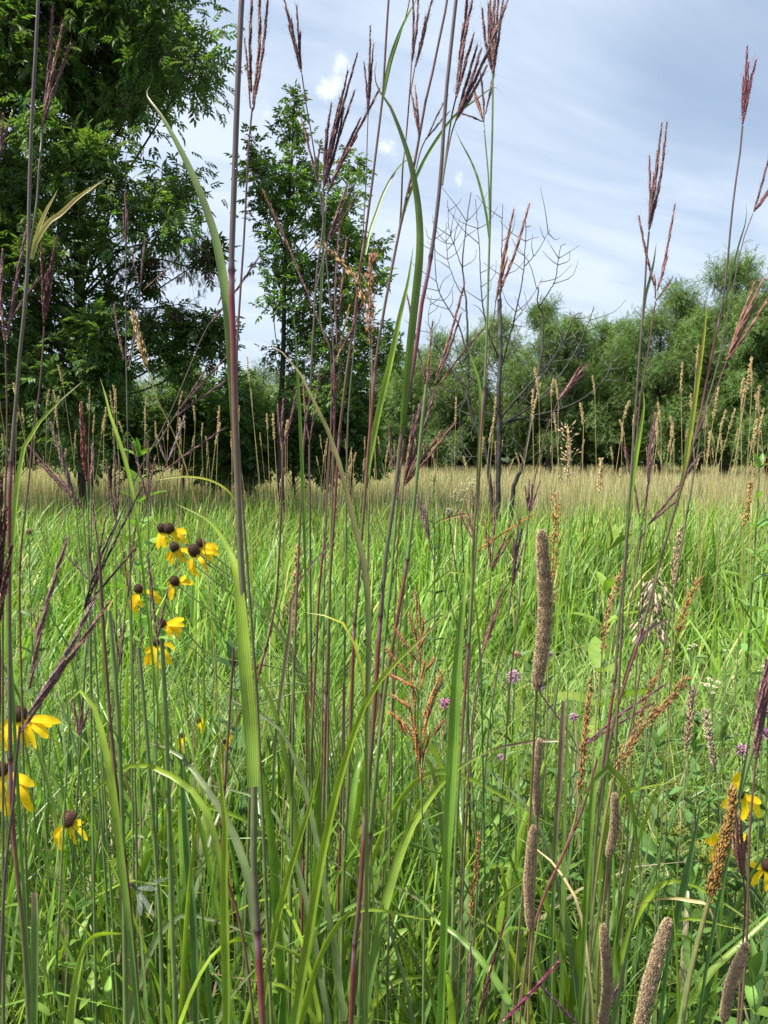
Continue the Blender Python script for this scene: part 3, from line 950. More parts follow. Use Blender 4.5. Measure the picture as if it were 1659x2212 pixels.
def culm(mb, P, r0, r1, nodes, tone, n=70, k=7):
    """P runs top to bottom. Dark rings at the joints, crimson just under each, grey green sheath elsewhere."""
    p = spline(P, n)
    z = p[:, 2]
    f = np.linspace(0, 1, n)
    ts = [f]
    for nzv in nodes:
        fi = np.interp(-nzv, -z, f)
        ts.append(np.clip(np.array((-0.004, -0.0015, 0, 0.0015, 0.004)) + fi, 0, 1))
    ff = np.unique(np.concatenate(ts))
    p = np.stack([np.interp(ff, f, p[:, q]) for q in range(3)], 1)
    z = p[:, 2]
    r = (r0 + (r1 - r0) * ff) * np.interp(z, (0.3, 0.75, 1.05), (1.45, 1.35, 1.0))
    sh, up, cr = tone
    c = lerp([(0, up), (0.3, np.asarray(sh) * 0.65 + np.asarray(up) * 0.35), (0.6, sh), (1, np.asarray(sh) * 1.1)], ff)
    c = c * (1 + 0.10 * np.sin(z * 37 + R(0, 6)) + RNG.normal(0, 0.05, len(z)))[:, None]
    for nzv in nodes:
        d = nzv - z
        w = np.where(d >= 0, np.exp(-(d / 0.11) ** 2), 0.75 * np.exp(-(d / 0.05) ** 2))[:, None]
        below = (d >= 0)[:, None]
        c = c * (1 - w) + np.where(below, np.asarray(cr), np.asarray(up)) * w
        ring = np.exp(-((d) / 0.0022) ** 2)
        r = r * (1 + 0.30 * ring)
        c = c * (1 - 0.72 * ring[:, None])
        bloom = np.exp(-((d - 0.007) / 0.004) ** 2)[:, None] * 0.45
        c = c * (1 - bloom) + np.array((0.26, 0.22, 0.27)) * bloom
    tube(mb, p, r, np.clip(c, 0.004, 0.9), k)


TONES = {'p': (SHEATH, (0.098, 0.062, 0.070), CRIMSON), 'g': ((0.125, 0.195, 0.060), SHEATH, (0.16, 0.05, 0.05)),
         'r': ((0.125, 0.175, 0.060), (0.115, 0.045, 0.052), (0.17, 0.034, 0.045)), 'y': (OLIVE, (0.24, 0.19, 0.07), (0.26, 0.12, 0.05))}
LC = {'g': (GREEN, (0.13, 0.235, 0.035), GREEN), 'l': ((0.17, 0.27, 0.035), LIME, (0.22, 0.27, 0.05)), 'y': ((0.24, 0.30, 0.035), YELGRN, (0.35, 0.30, 0.06)),
      'b': ((0.085, 0.165, 0.05), BLUEGRN, (0.12, 0.17, 0.08)), 's': ((0.30, 0.30, 0.10), STRAW, (0.52, 0.40, 0.24)), 'm': ((0.12, 0.20, 0.06), MAUVE, (0.30, 0.21, 0.17)),
      'gp': (GREEN, (0.12, 0.19, 0.05), (0.20, 0.12, 0.11)), 'gr': ((0.12, 0.215, 0.04), (0.135, 0.19, 0.065), (0.24, 0.16, 0.12)), 'gy': ((0.10, 0.19, 0.05), (0.22, 0.32, 0.03), (0.38, 0.27, 0.19)),
      'rb': ((0.125, 0.185, 0.05), (0.16, 0.145, 0.055), (0.28, 0.19, 0.14)), 'gg': (GREYGRN, (0.15, 0.20, 0.09), (0.19, 0.18, 0.11))}


def leaf_mesh(Y, pts, w, col, face=0.0, dY=0.0, ext=False, dead_tip=0.0, n=44, prof=None, Pw=None, twist=0.0):
    """pts base to tip, traced; its depth drifts by dY towards the tip."""
    P = [at(x, y, Y + dY * i / max(1, len(pts) - 1)) for i, (x, y) in enumerate(pts)] if Pw is None else Pw
    te = 0.0
    if ext:
        vis = np.linalg.norm(np.diff(np.array(P), axis=0), axis=1).sum()
        P = list(to_ground(P[::-1], 0.4)[::-1])
        te = 1 - vis / np.linalg.norm(np.diff(np.array(P), axis=0), axis=1).sum()
        n = int(n * 1.4)
    p = spline(P, n)
    t = np.clip((np.linspace(0, 1, n) - te) / (1 - te), 0, 1)
    pr = prof or ((0, 0.65), (0.2, 0.95), (0.45, 1.0), (0.7, 0.75), (0.88, 0.38), (1, 0.03))
    ww = np.interp(t, [a for a, _ in pr], [b for _, b in pr]) * px(w, Y)
    c3 = LC[col] if isinstance(col, str) else col
    c = lerp([(0, c3[0]), (0.55, c3[1]), (0.86, c3[1]), (1, c3[2])], t) * (1 + 0.06 * np.sin(t * 21 + R(0, 6)))[:, None]
    m = MB()
    strip(m, p, ww * 0.88, face, c, 0.28, twist)
    return m, p


def leaf(label, Y, pts, w, col, face=0.0, dY=0.0, ext=True, name='grass_leaf', **kw):
    m, p = leaf_mesh(Y, pts, w, col, face, dY, ext, **kw)
    o = m.build(name, M_BLADE, None, tuple(p[0]))
    return tag(o, label, 'grass leaf', None, 'thing')


BLOOMS = [(148, 1790, 0.88, 62), (45, 1570, 0.80, 75), (40, 1700, 0.78, 70), (1600, 1730, 0.98, 60), (1560, 1830, 0.92, 55), (1645, 1885, 0.86, 50), (380, 1190, 1.2, 70), (1110, 1463, 1.3, 30)]


def hides(Q):
    """True when a random leaf would grow right across one of the blossoms."""
    p = spline(Q, 14)
    d = p - CAM
    y = d[:, 1] * math.cos(PITCH) - d[:, 2] * math.sin(PITCH)
    u = CX + FPX * d[:, 0] / y
    v = CY - FPX * (d[:, 1] * math.sin(PITCH) + d[:, 2] * math.cos(PITCH)) / y
    return any(((np.hypot(u - bx, v - by) < br) & (y < bY + 0.03)).any() for bx, by, bY, br in BLOOMS)


def bluestem(label, Y, path, w, heads=(), br=(), leaves_=(), nodes=(), tone='p', dY=0.0, top=0.5, col=MAROON, name='bluestem_stalk', cat='grass stalk', gdy=0.0, group=None, spread=0.5, nleaf=3):
    P = [at(x, y, Y + dY * (1 - i / max(1, len(path) - 1))) for i, (x, y) in enumerate(path)]
    zn = [at(*_xy(path, yy), Y)[2] for yy in nodes]
    P = to_ground(P, spread, gdy)
    t = thing(name, label, cat, tuple(P[-1]), group)
    r = px(w, Y) / 2
    m = MB()
    culm(m, P, r * top, max(r * 1.1, 0.0026), zn, TONES[tone])
    m.build('stem', M_CULM, t)
    if Y > 0.45:
        sp = spline(P, 61)
        zt = min(1.12, sp[0][2] * 0.62)
        for _ in range(nleaf):
            z0 = R(0.12, 0.85) * zt
            q = sp[int(np.argmin(np.abs(sp[:, 2] - z0)))]
            a = R(0, 6.28); L_ = R(0.30, 0.62); o_ = np.array((math.cos(a), 0.7 * math.sin(a), 0))
            k_ = R(0.05, 0.5)
            Q = [q, q + np.array((0, 0, L_ * 0.35)) + o_ * L_ * 0.05, q + np.array((0, 0, L_ * (0.72 - 0.12 * k_))) + o_ * L_ * (0.12 + 0.22 * k_), q + np.array((0, 0, L_ * (0.95 - 1.0 * k_))) + o_ * L_ * (0.2 + 0.75 * k_)]
            if hides(Q): continue
            lm, _ = leaf_mesh(1.0, None, R(0.006, 0.0125) * FPX, random.choice(('g', 'g', 'l', 'gp', 'gg', 'gy')), R(-1.2, 1.2), Pw=Q, n=26, twist=R(-.8, .8))
            lm.build('leaf', M_BLADE, t)
    for (bp, bw) in br:
        m = MB()
        Q = spline([at(x, y, Y + R(-.01, .01)) for x, y in bp], 26)
        rr = px(bw, Y) / 2
        tube(m, Q, np.linspace(rr * 0.7, rr, 26), lerp([(0, TONES[tone][1]), (1, np.asarray(TONES[tone][0]) * .5 + np.asarray(TONES[tone][1]) * .5)], np.linspace(0, 1, 26)), 6)
        m.build('side_stem', M_CULM, t)
    for h in heads:
        tx, ty, bx, by, hw = h[:5]
        c = np.asarray(h[5] if len(h) > 5 else col) * R(1.05, 1.5)
        raceme(at(tx, ty, Y + dY + R(-.05, .05) * math.hypot(tx - bx, ty - by) / FPX * Y * 2), at(bx, by, Y + dY), px(hw, Y), c, R(-0.025, 0.025)).build('raceme', M_SPIKE, t)
    for lf in leaves_:
        pts, lw, lc = lf[:3]
        m, _ = leaf_mesh(Y, pts, lw, lc, R(-.5, .5) if len(lf) < 4 else lf[3], lf[4] if len(lf) > 4 else R(-.05, .05))
        m.build('leaf', M_BLADE, t)
    return t


def _xy(path, y):
    for (x0, y0), (x1, y1) in zip(path, path[1:]):
        if min(y0, y1) <= y <= max(y0, y1) and y1 != y0:
            return x0 + (x1 - x0) * (y - y0) / (y1 - y0), y
    return path[-1][0], y


def fan(tips, base, w, *a):
    return [(x, y, base[0], base[1], w) + a for x, y in tips]


# --- the tall stalks of the middle
bluestem('thickest purple stalk, crossing from the top edge to bottom centre, pale ringed joints', 0.56,
         [(992, -60), (985, 0), (971, 130), (962, 220), (951, 390), (931, 555), (912, 650), (900, 744), (886, 830), (868, 930), (855, 1050), (838, 1165), (822, 1330), (812, 1480), (800, 1640), (790, 1750), (776, 1950), (766, 2040), (758, 2212)], 15,
         heads=fan([(1012, -60), (1024, -20), (1021, 82), (1000, 60)], (985, 214), 9) + fan([(1028, 108), (1037, 114), (1099, -4), (1048, 150)], (984, 262), 9),
         br=[([(985, 210), (976, 250), (967, 310), (955, 400)], 4.5), ([(984, 262), (975, 290), (963, 350), (955, 400)], 4)],
         leaves_=[([(868, 940), (872, 880), (884, 760), (897, 640), (905, 560), (906, 494), (899, 420), (881, 335), (843, 232), (818, 195), (809, 162), (814, 132)], 20, 'gr', 0.3, -0.05)],
         nodes=(555, 1330, 1750, 2040))
bluestem('tall stalk left of centre, crimson below its joint, bearing the great arched leaf', 0.50,
         [(526, -60), (522, 0), (512, 230), (505, 430), (500, 585), (504, 740), (507, 880), (513, 1050), (521, 1220), (533, 1400), (549, 1700), (548, 1850), (556, 2000), (567, 2212)], 21,
         leaves_=[([(512, 1030), (505, 880), (492, 680), (480, 590), (461, 500), (421, 390), (377, 300), (345, 245), (322, 215), (316, 200), (324, 185)], 23, 'gr', 0.25, 0.05)],
         nodes=(585, 2010), top=0.55)
leaf('broad lime leaf standing against the tall left stalk, its thin tip bending back left', 0.47,
     [(547, 1700), (543, 1600), (530, 1440), (520, 1309), (508, 1225), (490, 1180), (450, 1125), (380, 1088)], 35, 'l', 0.2, 0.06, ext=False, prof=((0, 0.85), (0.2, 1.0), (0.4, .95), (0.6, 0.7), (0.75, 0.4), (1, 0.02)))
bluestem('thin stalk with two long racemes beside the tall left stalk, cut by top edge', 0.56,
         [(545, 232), (541, 270), (536, 330), (528, 500), (518, 650), (511, 790), (518, 1000), (540, 1300), (560, 1600)], 5.5,
         heads=[(560, -40, 546, 225, 9, REDBRN), (545, -20, 543, 200, 9), (580, -20, 546, 240, 8), (529, 90, 541, 235, 6, REDBRN)], top=0.7, tone='r')
bluestem('stalk with one tight dark tuft leaning left at the top, beside the small white cloud', 0.80,
         [(652, 160), (654, 185), (666, 250), (674, 300), (682, 350), (690, 412), (698, 470), (703, 535), (711, 627), (720, 744), (723, 860), (721, 960), (718, 1060), (712, 1300)], 6,
         heads=fan([(613, -4), (618, 22), (630, 46), (641, 18), (649, 74), (625, 60)], (651, 158), 6.5, (0.06, 0.026, 0.036)) + [(651, 257, 688, 400, 6), (691, 316, 686, 372, 4.5)],
         nodes=(760,), top=0.45)
bluestem('stalk opening into the widest dark fan of racemes, in front of the young tree', 0.74,
         [(699, 412), (700, 440), (697, 500), (690, 545), (683, 600), (678, 700), (674, 760), (670, 860), (660, 912), (656, 960), (652, 1047), (645, 1200), (640, 1300), (634, 1500)], 7,
         heads=fan([(704, 285), (708, 290), (715, 229), (734, 217), (728, 260), (750, 160), (770, 122), (764, 202), (742, 240)], (699, 408), 7.5, (0.06, 0.026, 0.036))
         + fan([(817, 198), (776, 261), (768, 300)], (706, 420), 8, (0.075, 0.028, 0.036)) + fan([(762, 408), (749, 404), (768, 425), (738, 440)], (708, 522), 6.5),
         br=[([(706, 420), (700, 470), (692, 540)], 3.5), ([(708, 522), (696, 570), (684, 620)], 3.5)],
         leaves_=[([(690, 700), (697, 560), (702, 470), (707, 420)], 7, 'gg', 0.2, 0.0)],
         nodes=(912,), tone='p')
bluestem('slim stalk with three thin upright racemes, right of the white cloud', 0.82,
         [(795, 248), (794, 275), (792, 350), (789, 425), (785, 487), (781, 560), (772, 650), (764, 760), (752, 900), (748, 1100)], 4,
         heads=fan([(800, 62), (806, 102), (787, 140), (798, 120)], (795, 250), 5.5, (0.06, 0.026, 0.036)))
bluestem('crimson and purple stalk rising through the fan, small black joint by young tree', 0.78,
         [(842, -40), (838, 20), (833, 100), (828, 187), (825, 225), (814, 312), (805, 387), (795, 462), (788, 515), (780, 560), (774, 610), (767, 680), (750, 794), (740, 877), (733, 940), (727, 1027), (720, 1142), (715, 1209), (709, 1376), (705, 1496), (699, 1700), (688, 2000), (684, 2212)], 9,
         leaves_=[([(826, 220), (833, 175), (843, 130), (854, 95), (866, 65), (880, 36), (900, 0), (915, -20)], 9, 'g', -0.4, -0.03)],
         br=[([(890, -40), (880, 20), (862, 80), (846, 130), (829, 205)], 5)],
         nodes=(513, 938, 1496), tone='r')
bluestem('red stalk passing behind the thick one, with a slanting green leaf', 0.72,
         [(972, -40), (958, 45), (943, 112), (928, 187), (918, 225), (908, 282), (900, 330), (888, 387), (875, 437), (864, 492), (847, 577), (830, 667), (817, 747), (810, 797), (804, 877), (795, 977), (790, 1050), (780, 1169), (770, 1309), (766, 1348), (760, 1476), (752, 1700), (742, 1900), (736, 2212)], 10,
         heads=fan([(889, 205), (893, 220), (897, 190)], (907, 300), 5.5, REDBRN) + [(965, 210, 922, 300, 4), (967, 245, 920, 302, 4)] + fan([(891, -30), (904, -20)], (889, 140), 6) + fan([(936, -10), (918, 42), (925, 30)], (897, 145), 7),
         br=[([(889, 135), (885, 200), (878, 287), (870, 362), (867, 437), (864, 485)], 4), ([(897, 140), (890, 180), (884, 210)], 3.5), ([(921, 298), (910, 322), (897, 370), (880, 430)], 3.5)],
         leaves_=[([(864, 492), (880, 435), (908, 362), (953, 287), (985, 248), (1028, 216), (1060, 192), (1074, 190), (1083, 202)], 8, 'g', 0.2, 0.04),
                  ([(790, 1055), (797, 1000), (817, 894), (844, 777), (864, 680), (880, 615), (889, 560), (893, 530)], 15, 'l', 0.2, 0.03),
                  ([(790, 550), (800, 500), (813, 462), (835, 405), (868, 355), (906, 331)], 9, 'gr', -0.3, 0.04)],
         nodes=(797, 1348), tone='r')
bluestem('tall straight stalk right of centre with a bushy dark tuft at the top edge', 0.72,
         [(1064, 158), (1064, 250), (1062, 325), (1060, 400), (1058, 500), (1056, 553), (1053, 672), (1048, 806), (1039, 939), (1034, 1040), (1026, 1109), (1020, 1250), (1012, 1392), (1000, 1554), (985, 1800), (972, 2212)], 8.5,
         heads=fan([(1042, 25), (1055, 15), (1059, -10), (1070, -20), (1077, -5), (1086, 3), (1065, 20)], (1064, 160), 8) + [(1072, 120, 1049, 246, 6), (1038, 160, 1046, 258, 6), (1023, 190, 1044, 262, 7, REDBRN), (1027, 215, 1045, 264, 6, (0.2, 0.09, 0.06)), (999, 245, 1044, 263, 4)],
         br=[([(1045, 260), (1047, 290), (1051, 335), (1055, 385), (1058, 480)], 3.5)],
         leaves_=[([(1057, 520), (1050, 462), (1033, 390), (1018, 350), (993, 302), (982, 275)], 7, 'g', 0.3, 0.03),
                  ([(1031, 1060), (1036, 980), (1039, 880), (1033, 820), (1022, 785), (1010, 750)], 12, 'g', 0.1, 0.02)],
         nodes=(839, 1392), tone='g')
bluestem('stalk of two red brown racemes pointing up right before the bare tree', 0.86,
         [(1072, 645), (1064, 705), (1056, 772), (1048, 850), (1040, 960), (1030, 1150), (1015, 1400)], 4,
         heads=fan([(1109, 458), (1142, 446)], (1073, 645), 8, REDBRN) + [(1101, 505, 1070, 655, 6, REDBRN), (1095, 560, 1074, 630, 7, (0.2, 0.085, 0.05))], tone='r')
bluestem('maroon stalk of long racemes crossing low in front of the left bare tree stems', 0.80,
         [(940, 835), (934, 858), (927, 877), (912, 950), (900, 1050), (885, 1150), (870, 1300), (850, 1500)], 5,
         heads=[(1002, 617, 942, 815, 8, REDBRN), (994, 684, 940, 830, 7), (1049, 704, 940, 842, 5, REDBRN), (880, 640, 903, 760, 6), (902, 752, 921, 832, 6)], tone='r',
         br=[([(921, 832), (928, 850), (930, 870)], 3)])
bluestem('red tufted stalk half hidden by the thick stalk, level with the far tree bases', 0.70,
         [(872, 1045), (868, 1090), (862, 1140), (855, 1260), (848, 1500)], 5,
         heads=fan([(931, 803), (938, 850), (893, 905), (905, 880)], (872, 1045), 8) + fan([(977, 920), (951, 936), (915, 960), (890, 930)], (874, 1050), 7, REDBRN) + [(840, 928, 850, 1016, 6)], tone='r')
bluestem('dark stalk with a long red raceme slanting down across the young tree', 0.78,
         [(714, 752), (716, 830), (714, 950), (706, 1100), (700, 1300)], 4, heads=[(570, 416, 632, 552, 7, REDBRN), (630, 548, 668, 640, 6), (666, 636, 714, 754, 5), (734, 485, 728, 760, 6), (748, 520, 732, 690, 6, REDBRN), (788, 640, 730, 770, 6), (754, 665, 728, 785, 6, (0.28, 0.19, 0.09))])
bluestem('leaning stalk with long oblique maroon racemes between the ash and the tall left stalk', 0.90,
         [(453, 697), (437, 727), (407, 800), (367, 894), (333, 960), (300, 1017), (272, 1085), (230, 1190), (200, 1300), (185, 1420)], 4.5,
         heads=[(556, 560, 453, 700, 7), (507, 588, 470, 660, 5), (490, 770, 387, 884, 6), (493, 819, 376, 902, 6), (450, 790, 395, 875, 5)], br=[([(386, 886), (376, 902), (340, 960)], 3.5)])
bluestem('stalk with a pale lilac and a dark raceme forking right, low before the ash trunk', 0.95,
         [(360, 1000), (352, 1020), (330, 1065), (310, 1120), (280, 1250)], 3.5,
         heads=[(397, 905, 363, 996, 7, (0.24, 0.19, 0.21)), (478, 929, 354, 1018, 6), (340, 945, 360, 1000, 5, (0.24, 0.16, 0.17))], tone='r')
bluestem('single slender stalk with a short dark tuft, in front of the ash trunk', 0.90,
         [(272, 520), (272, 600), (272, 700), (273, 800), (275, 900), (278, 1060), (282, 1250)], 4,
         heads=fan([(270, 423), (266, 465), (275, 460)], (272, 535), 5) + [(313, 522, 304, 612, 4), (363, 581, 309, 627, 4, REDBRN), (284, 548, 301, 620, 3), (247, 664, 268, 778, 5), (290, 720, 274, 790, 5)],
         br=[([(304, 612), (302, 640), (294, 720), (278, 800)], 2.5)])
bluestem('left stalk topped by a compact dark maroon brush against the dark crown', 0.78,
         [(95, 705), (92, 760), (87, 830), (78, 890), (70, 950), (62, 1042), (50, 1142), (43, 1229), (43, 1342), (48, 1525), (52, 1700)], 6,
         heads=fan([(121, 520), (89, 535), (111, 568), (98, 600), (90, 570), (104, 590)], (95, 700), 8, (0.07, 0.027, 0.032)), nodes=(1225,), tone='r')
bluestem('tall grey green stalk near the left edge running off the top', 0.55,
         [(84, -40), (82, 13), (75, 147), (71, 210), (67, 300), (63, 427), (62, 527), (54, 660), (45, 740), (37, 844), (27, 960), (21, 1060), (20, 1300), (21, 1480), (24, 1714), (33, 1848), (50, 2014), (62, 2212)], 13,
         heads=[(113, 24, 95, 243, 9), (133, 64, 96, 245, 9, REDBRN), (149, 103, 93, 266, 9)], br=[([(94, 248), (91, 290), (85, 350), (80, 427), (72, 490), (62, 560)], 5)],
         nodes=(1000, 1640), top=0.5, tone='p')
bluestem('stalk at the left edge with thick out of focus racemes rising before the ash', 0.60,
         [(12, 742), (13, 800), (15, 880), (15, 960), (12, 1060), (6, 1300)], 6, heads=[(5, 548, 11, 740, 9), (60, 482, 13, 740, 10), (80, 606, 18, 700, 6), (6, 255, -14, 400, 8), (17, 270, -12, 380, 7)], tone='r')
bluestem('dark brown plume cut by the left edge above the yellow flowers', 0.36, [(-2, 1345), (0, 1400), (0, 1500), (-6, 1700)], 10,
         heads=fan([(3, 1040), (12, 1110), (-8, 1080), (22, 1190)], (-2, 1345), 17, (0.07, 0.03, 0.028)), tone='r')
bluestem('very near stalk with three blurred thick racemes slanting up from the left edge', 0.36,
         [(43, 1570), (36, 1620), (30, 1720), (10, 1900)], 7, heads=[(142, 1172, 62, 1490, 12, (0.15, 0.08, 0.085)), (201, 1300, 60, 1545, 14, (0.17, 0.10, 0.12)), (229, 1311, 42, 1585, 13, (0.15, 0.075, 0.075))], top=0.8)
# --- the small dark heads low at the left
LOWL = [('thick maroon head standing upright against the ash trunk base', 0.75, (187, 1040), [(174, 878), (177, 900), (181, 930)], 9, (192, 1250), (0.11, 0.03, 0.028)),
        ('pale pinkish head just right of the maroon one at the ash trunk base', 0.95, (195, 1042), [(200, 965)], 7, (196, 1250), (0.26, 0.14, 0.15)),
        ('grey brown bristly head low left of the ash trunk', 0.85, (165, 1100), [(111, 920), (124, 950), (135, 985)], 9, (186, 1320), (0.15, 0.115, 0.095)),
        ('dark head drooping left under the yellow leaf, left side', 0.85, (180, 1100), [(66, 968), (85, 1000), (130, 1030)], 7, (205, 1400), MAROON),
        ('low dark head left of the coneflower cluster, two racemes spread', 1.0, (320, 1085), [(287, 968), (300, 1010), (320, 958), (335, 990)], 6, (330, 1450), MAROON),
        ('slim dark head low, directly above the first coneflower group', 1.05, (250, 1128), [(248, 985), (231, 1000), (258, 1020)], 6, (252, 1400), MAROON),
        ('small thin head below the slim dark one, beside the left flowers', 1.0, (278, 1290), [(262, 1165), (284, 1180), (295, 1120)], 6, (284, 1560), REDBRN),
        ('dark upright raceme beside the flower facing right', 0.95, (340, 1385), [(326, 1240), (362, 1275), (318, 1200)], 7, (338, 1640), MAROON),
        ('thin maroon raceme low left beside the long oblique ones', 0.9, (205, 1268), [(142, 1200), (190, 1140), (228, 1120)], 6, (215, 1560), MAROON),
        ('long dark oblique raceme pair in the low left grass', 0.75, (180, 1318), [(304, 1058), (288, 1190), (250, 1130)], 7, (150, 1560), (0.05, 0.028, 0.035)),
        ('brownish feathery head low left of the flowers', 1.15, (80, 1375), [(70, 1320), (82, 1310), (60, 1345)], 5, (88, 1560), (0.2, 0.13, 0.08)),
        ('dull purple head at mid left below the flowers', 0.95, (262, 1440), [(245, 1340), (270, 1350), (258, 1320)], 6, (262, 1640), MAROON),
        ('small purple head low left near the arching leaf', 0.85, (170, 1590), [(155, 1500), (178, 1510), (190, 1535)], 7, (176, 1760), (0.12, 0.055, 0.075)),
        ('thin dark head beneath the coneflower group', 1.0, (300, 1460), [(290, 1380), (308, 1360)], 5, (302, 1640), REDBRN)]
for (lb, Yd, base, tips, w, foot, c) in LOWL:
    bluestem(lb, Yd, [base, ((base[0] * 2 + foot[0]) / 3 + R(-3, 3), (base[1] * 2 + foot[1]) / 3), foot], 4.5, heads=fan(tips, base, w, c), tone='g', top=0.6)

# --- right side
bluestem('tall green sheathed stalk at the right with a tight plum tuft against open sky', 0.74,
         [(1402, 500), (1399, 512), (1394, 605), (1388, 689), (1381, 772), (1376, 839), (1369, 939), (1362, 1040), (1355, 1140), (1348, 1230), (1336, 1352), (1328, 1470), (1311, 1590), (1297, 1700), (1284, 1850), (1268, 2212)], 10,
         heads=fan([(1429, 272), (1440, 270), (1403, 343), (1434, 338), (1420, 330), (1412, 380)], (1402, 498), 7),
         leaves_=[([(1353, 1160), (1360, 1089), (1369, 1010), (1379, 950), (1387, 905), (1391, 872), (1389, 842)], 15, 'l', 0.15, 0.02)], nodes=(1470,), top=0.4)
bluestem('second stalk beside the plum tufted one, forked racemes spreading wide', 0.76,
         [(1416, 652), (1412, 680), (1403, 739), (1393, 806), (1384, 850), (1376, 939), (1366, 1040), (1357, 1150), (1340, 1400)], 5.5,
         heads=[(1381, 472, 1413, 618, 7, REDBRN), (1457, 448, 1424, 620, 7), (1440, 560, 1420, 628, 7, (0.24, 0.11, 0.12)), (1450, 604, 1417, 650, 5), (1414, 600, 1416, 645, 5)],
         leaves_=[([(1387, 700), (1394, 640), (1404, 600), (1412, 565), (1418, 524)], 8, 'gg', 0.3, 0.0)], tone='r')
bluestem('tall leaning stalk at far right, crimson low down, tuft high against the sky', 0.78,
         [(1604, 272), (1599, 328), (1587, 410), (1578, 494), (1569, 594), (1556, 682), (1546, 727), (1529, 810), (1513, 894), (1496, 965), (1479, 1032), (1453, 1117), (1417, 1247), (1388, 1356), (1364, 1433), (1340, 1506), (1318, 1600)], 9,
         heads=fan([(1614, 106), (1633, 132), (1606, 172), (1617, 140), (1625, 165)], (1604, 270), 7, (0.10, 0.035, 0.05)),
         leaves_=[([(1562, 680), (1579, 594), (1596, 527), (1610, 480), (1613, 440)], 7, 'gg', 0.5, 0.0), ([(1462, 1085), (1473, 1043), (1489, 944), (1506, 827), (1521, 720), (1528, 640)], 13, 'y', 0.2, 0.03),
                  ([(1345, 1480), (1364, 1420), (1385, 1375), (1420, 1348), (1458, 1332)], 14, 'm', 0.6, 0.04)],
         nodes=(682, 1360), top=0.4)
bluestem('stalk at the right edge with thin twin racemes leaving the picture', 0.80,
         [(1626, 462), (1613, 494), (1600, 540), (1588, 600), (1570, 690), (1550, 790), (1520, 900)], 4, heads=fan([(1664, 328), (1668, 400), (1662, 415)], (1628, 458), 6))
bluestem('oblique stalk with a long four part maroon brush before the right willows', 0.76,
         [(1569, 782), (1560, 805), (1543, 854), (1519, 904), (1499, 954), (1484, 1010), (1460, 1100), (1420, 1240)], 5,
         heads=fan([(1628, 616), (1646, 609), (1662, 640), (1636, 650)], (1569, 780), 8, REDBRN), tone='r')
bluestem('stalk forking at mid right into racemes that point up left and up right', 0.80,
         [(1385, 1130), (1384, 1157), (1376, 1214), (1364, 1295), (1348, 1376), (1325, 1500)], 4.5,
         heads=[(1506, 990, 1401, 1132, 8), (1465, 1079, 1400, 1134, 6), (1352, 980, 1382, 1118, 6), (1406, 975, 1388, 1122, 6), (1518, 972, 1450, 1070, 6)], br=[([(1400, 1133), (1392, 1150), (1384, 1165)], 3)])
bluestem('bushy leaning plume of purple spikelets in front of the bare tree right side', 0.88,
         [(1206, 864), (1196, 890), (1173, 954), (1153, 1047), (1140, 1130), (1122, 1300), (1100, 1500)], 4.5,
         heads=fan([(1261, 794), (1259, 809), (1240, 815), (1248, 800), (1232, 830)], (1205, 866), 8, (0.15, 0.075, 0.08)) + fan([(1165, 1045), (1135, 1055), (1150, 1050), (1143, 1040)], (1144, 1108), 6), tone='r')
bluestem('dark single raceme upright between the two tall right stalks', 0.85, [(1400, 1040), (1396, 1100), (1385, 1250)], 4, heads=[(1414, 904, 1400, 1042, 9), (1408, 930, 1399, 1042, 7)], tone='r')
bluestem('short purple raceme low left of the plum tufted stalk', 0.85, [(1364, 1030), (1360, 1090), (1350, 1240)], 3.5, heads=[(1350, 973, 1364, 1030, 7, (0.13, 0.05, 0.07))])
bluestem('tall dark fuzzy head left of the timothy spike', 0.80, [(1107, 1262), (1098, 1330), (1085, 1392), (1064, 1514), (1050, 1640)], 5,
         heads=fan([(1122, 1125), (1126, 1150), (1110, 1170), (1130, 1180)], (1107, 1265), 8), tone='p')
bluestem('dark head aslant just above the bergamot flowers', 0.78, [(1040, 1416), (1030, 1470), (1020, 1560), (1010, 1700)], 5, heads=fan([(1086, 1270), (1080, 1300), (1062, 1340)], (1040, 1418), 7, REDBRN), tone='r')
bluestem('spreading red head of six racemes left of the timothy spike', 0.90, [(1061, 1232), (1056, 1290), (1040, 1420), (1020, 1600)], 4.5,
         heads=fan([(1044, 1120), (1067, 1046), (1103, 1128), (1108, 1150), (1055, 1160), (1090, 1170)], (1061, 1232), 6, REDBRN) + [(1150, 1112, 1030, 1190, 4, BRONZE)], tone='r')
bluestem('reddish head low in front of the bare tree foot', 0.95, [(1026, 1170), (1022, 1220), (1010, 1360)], 4, heads=fan([(990, 1100), (1004, 1085), (1020, 1060), (1010, 1120)], (1026, 1172), 6, REDBRN), tone='r')
bluestem('thick purple brown plume near the right edge above the yellow flowers', 0.48, [(1633, 1640), (1629, 1681), (1619, 1814), (1613, 2034), (1600, 2212)], 9,
         heads=fan([(1656, 1435), (1664, 1450), (1645, 1480), (1640, 1520)], (1633, 1642), 17, (0.12, 0.06, 0.065)), tone='r')
bluestem('dark brown feathered plume low right beside the bronze grass', 0.55, [(1606, 1895), (1610, 1960), (1600, 2100)], 7, heads=fan([(1588, 1740), (1578, 1770), (1600, 1780), (1612, 1815)], (1606, 1898), 12, (0.15, 0.07, 0.06)), tone='r')
bluestem('low purple racemes spreading at mid right in front of the dry oats', 0.80, [(1246, 1620), (1240, 1680), (1225, 1800)], 4, heads=[(1168, 1500, 1235, 1592, 5), (1435, 1480, 1260, 1610, 8, (0.13, 0.06, 0.07)), (1410, 1520, 1250, 1618, 7, (0.13, 0.06, 0.07))], br=[([(1235, 1592), (1243, 1608), (1247, 1622)], 3)])
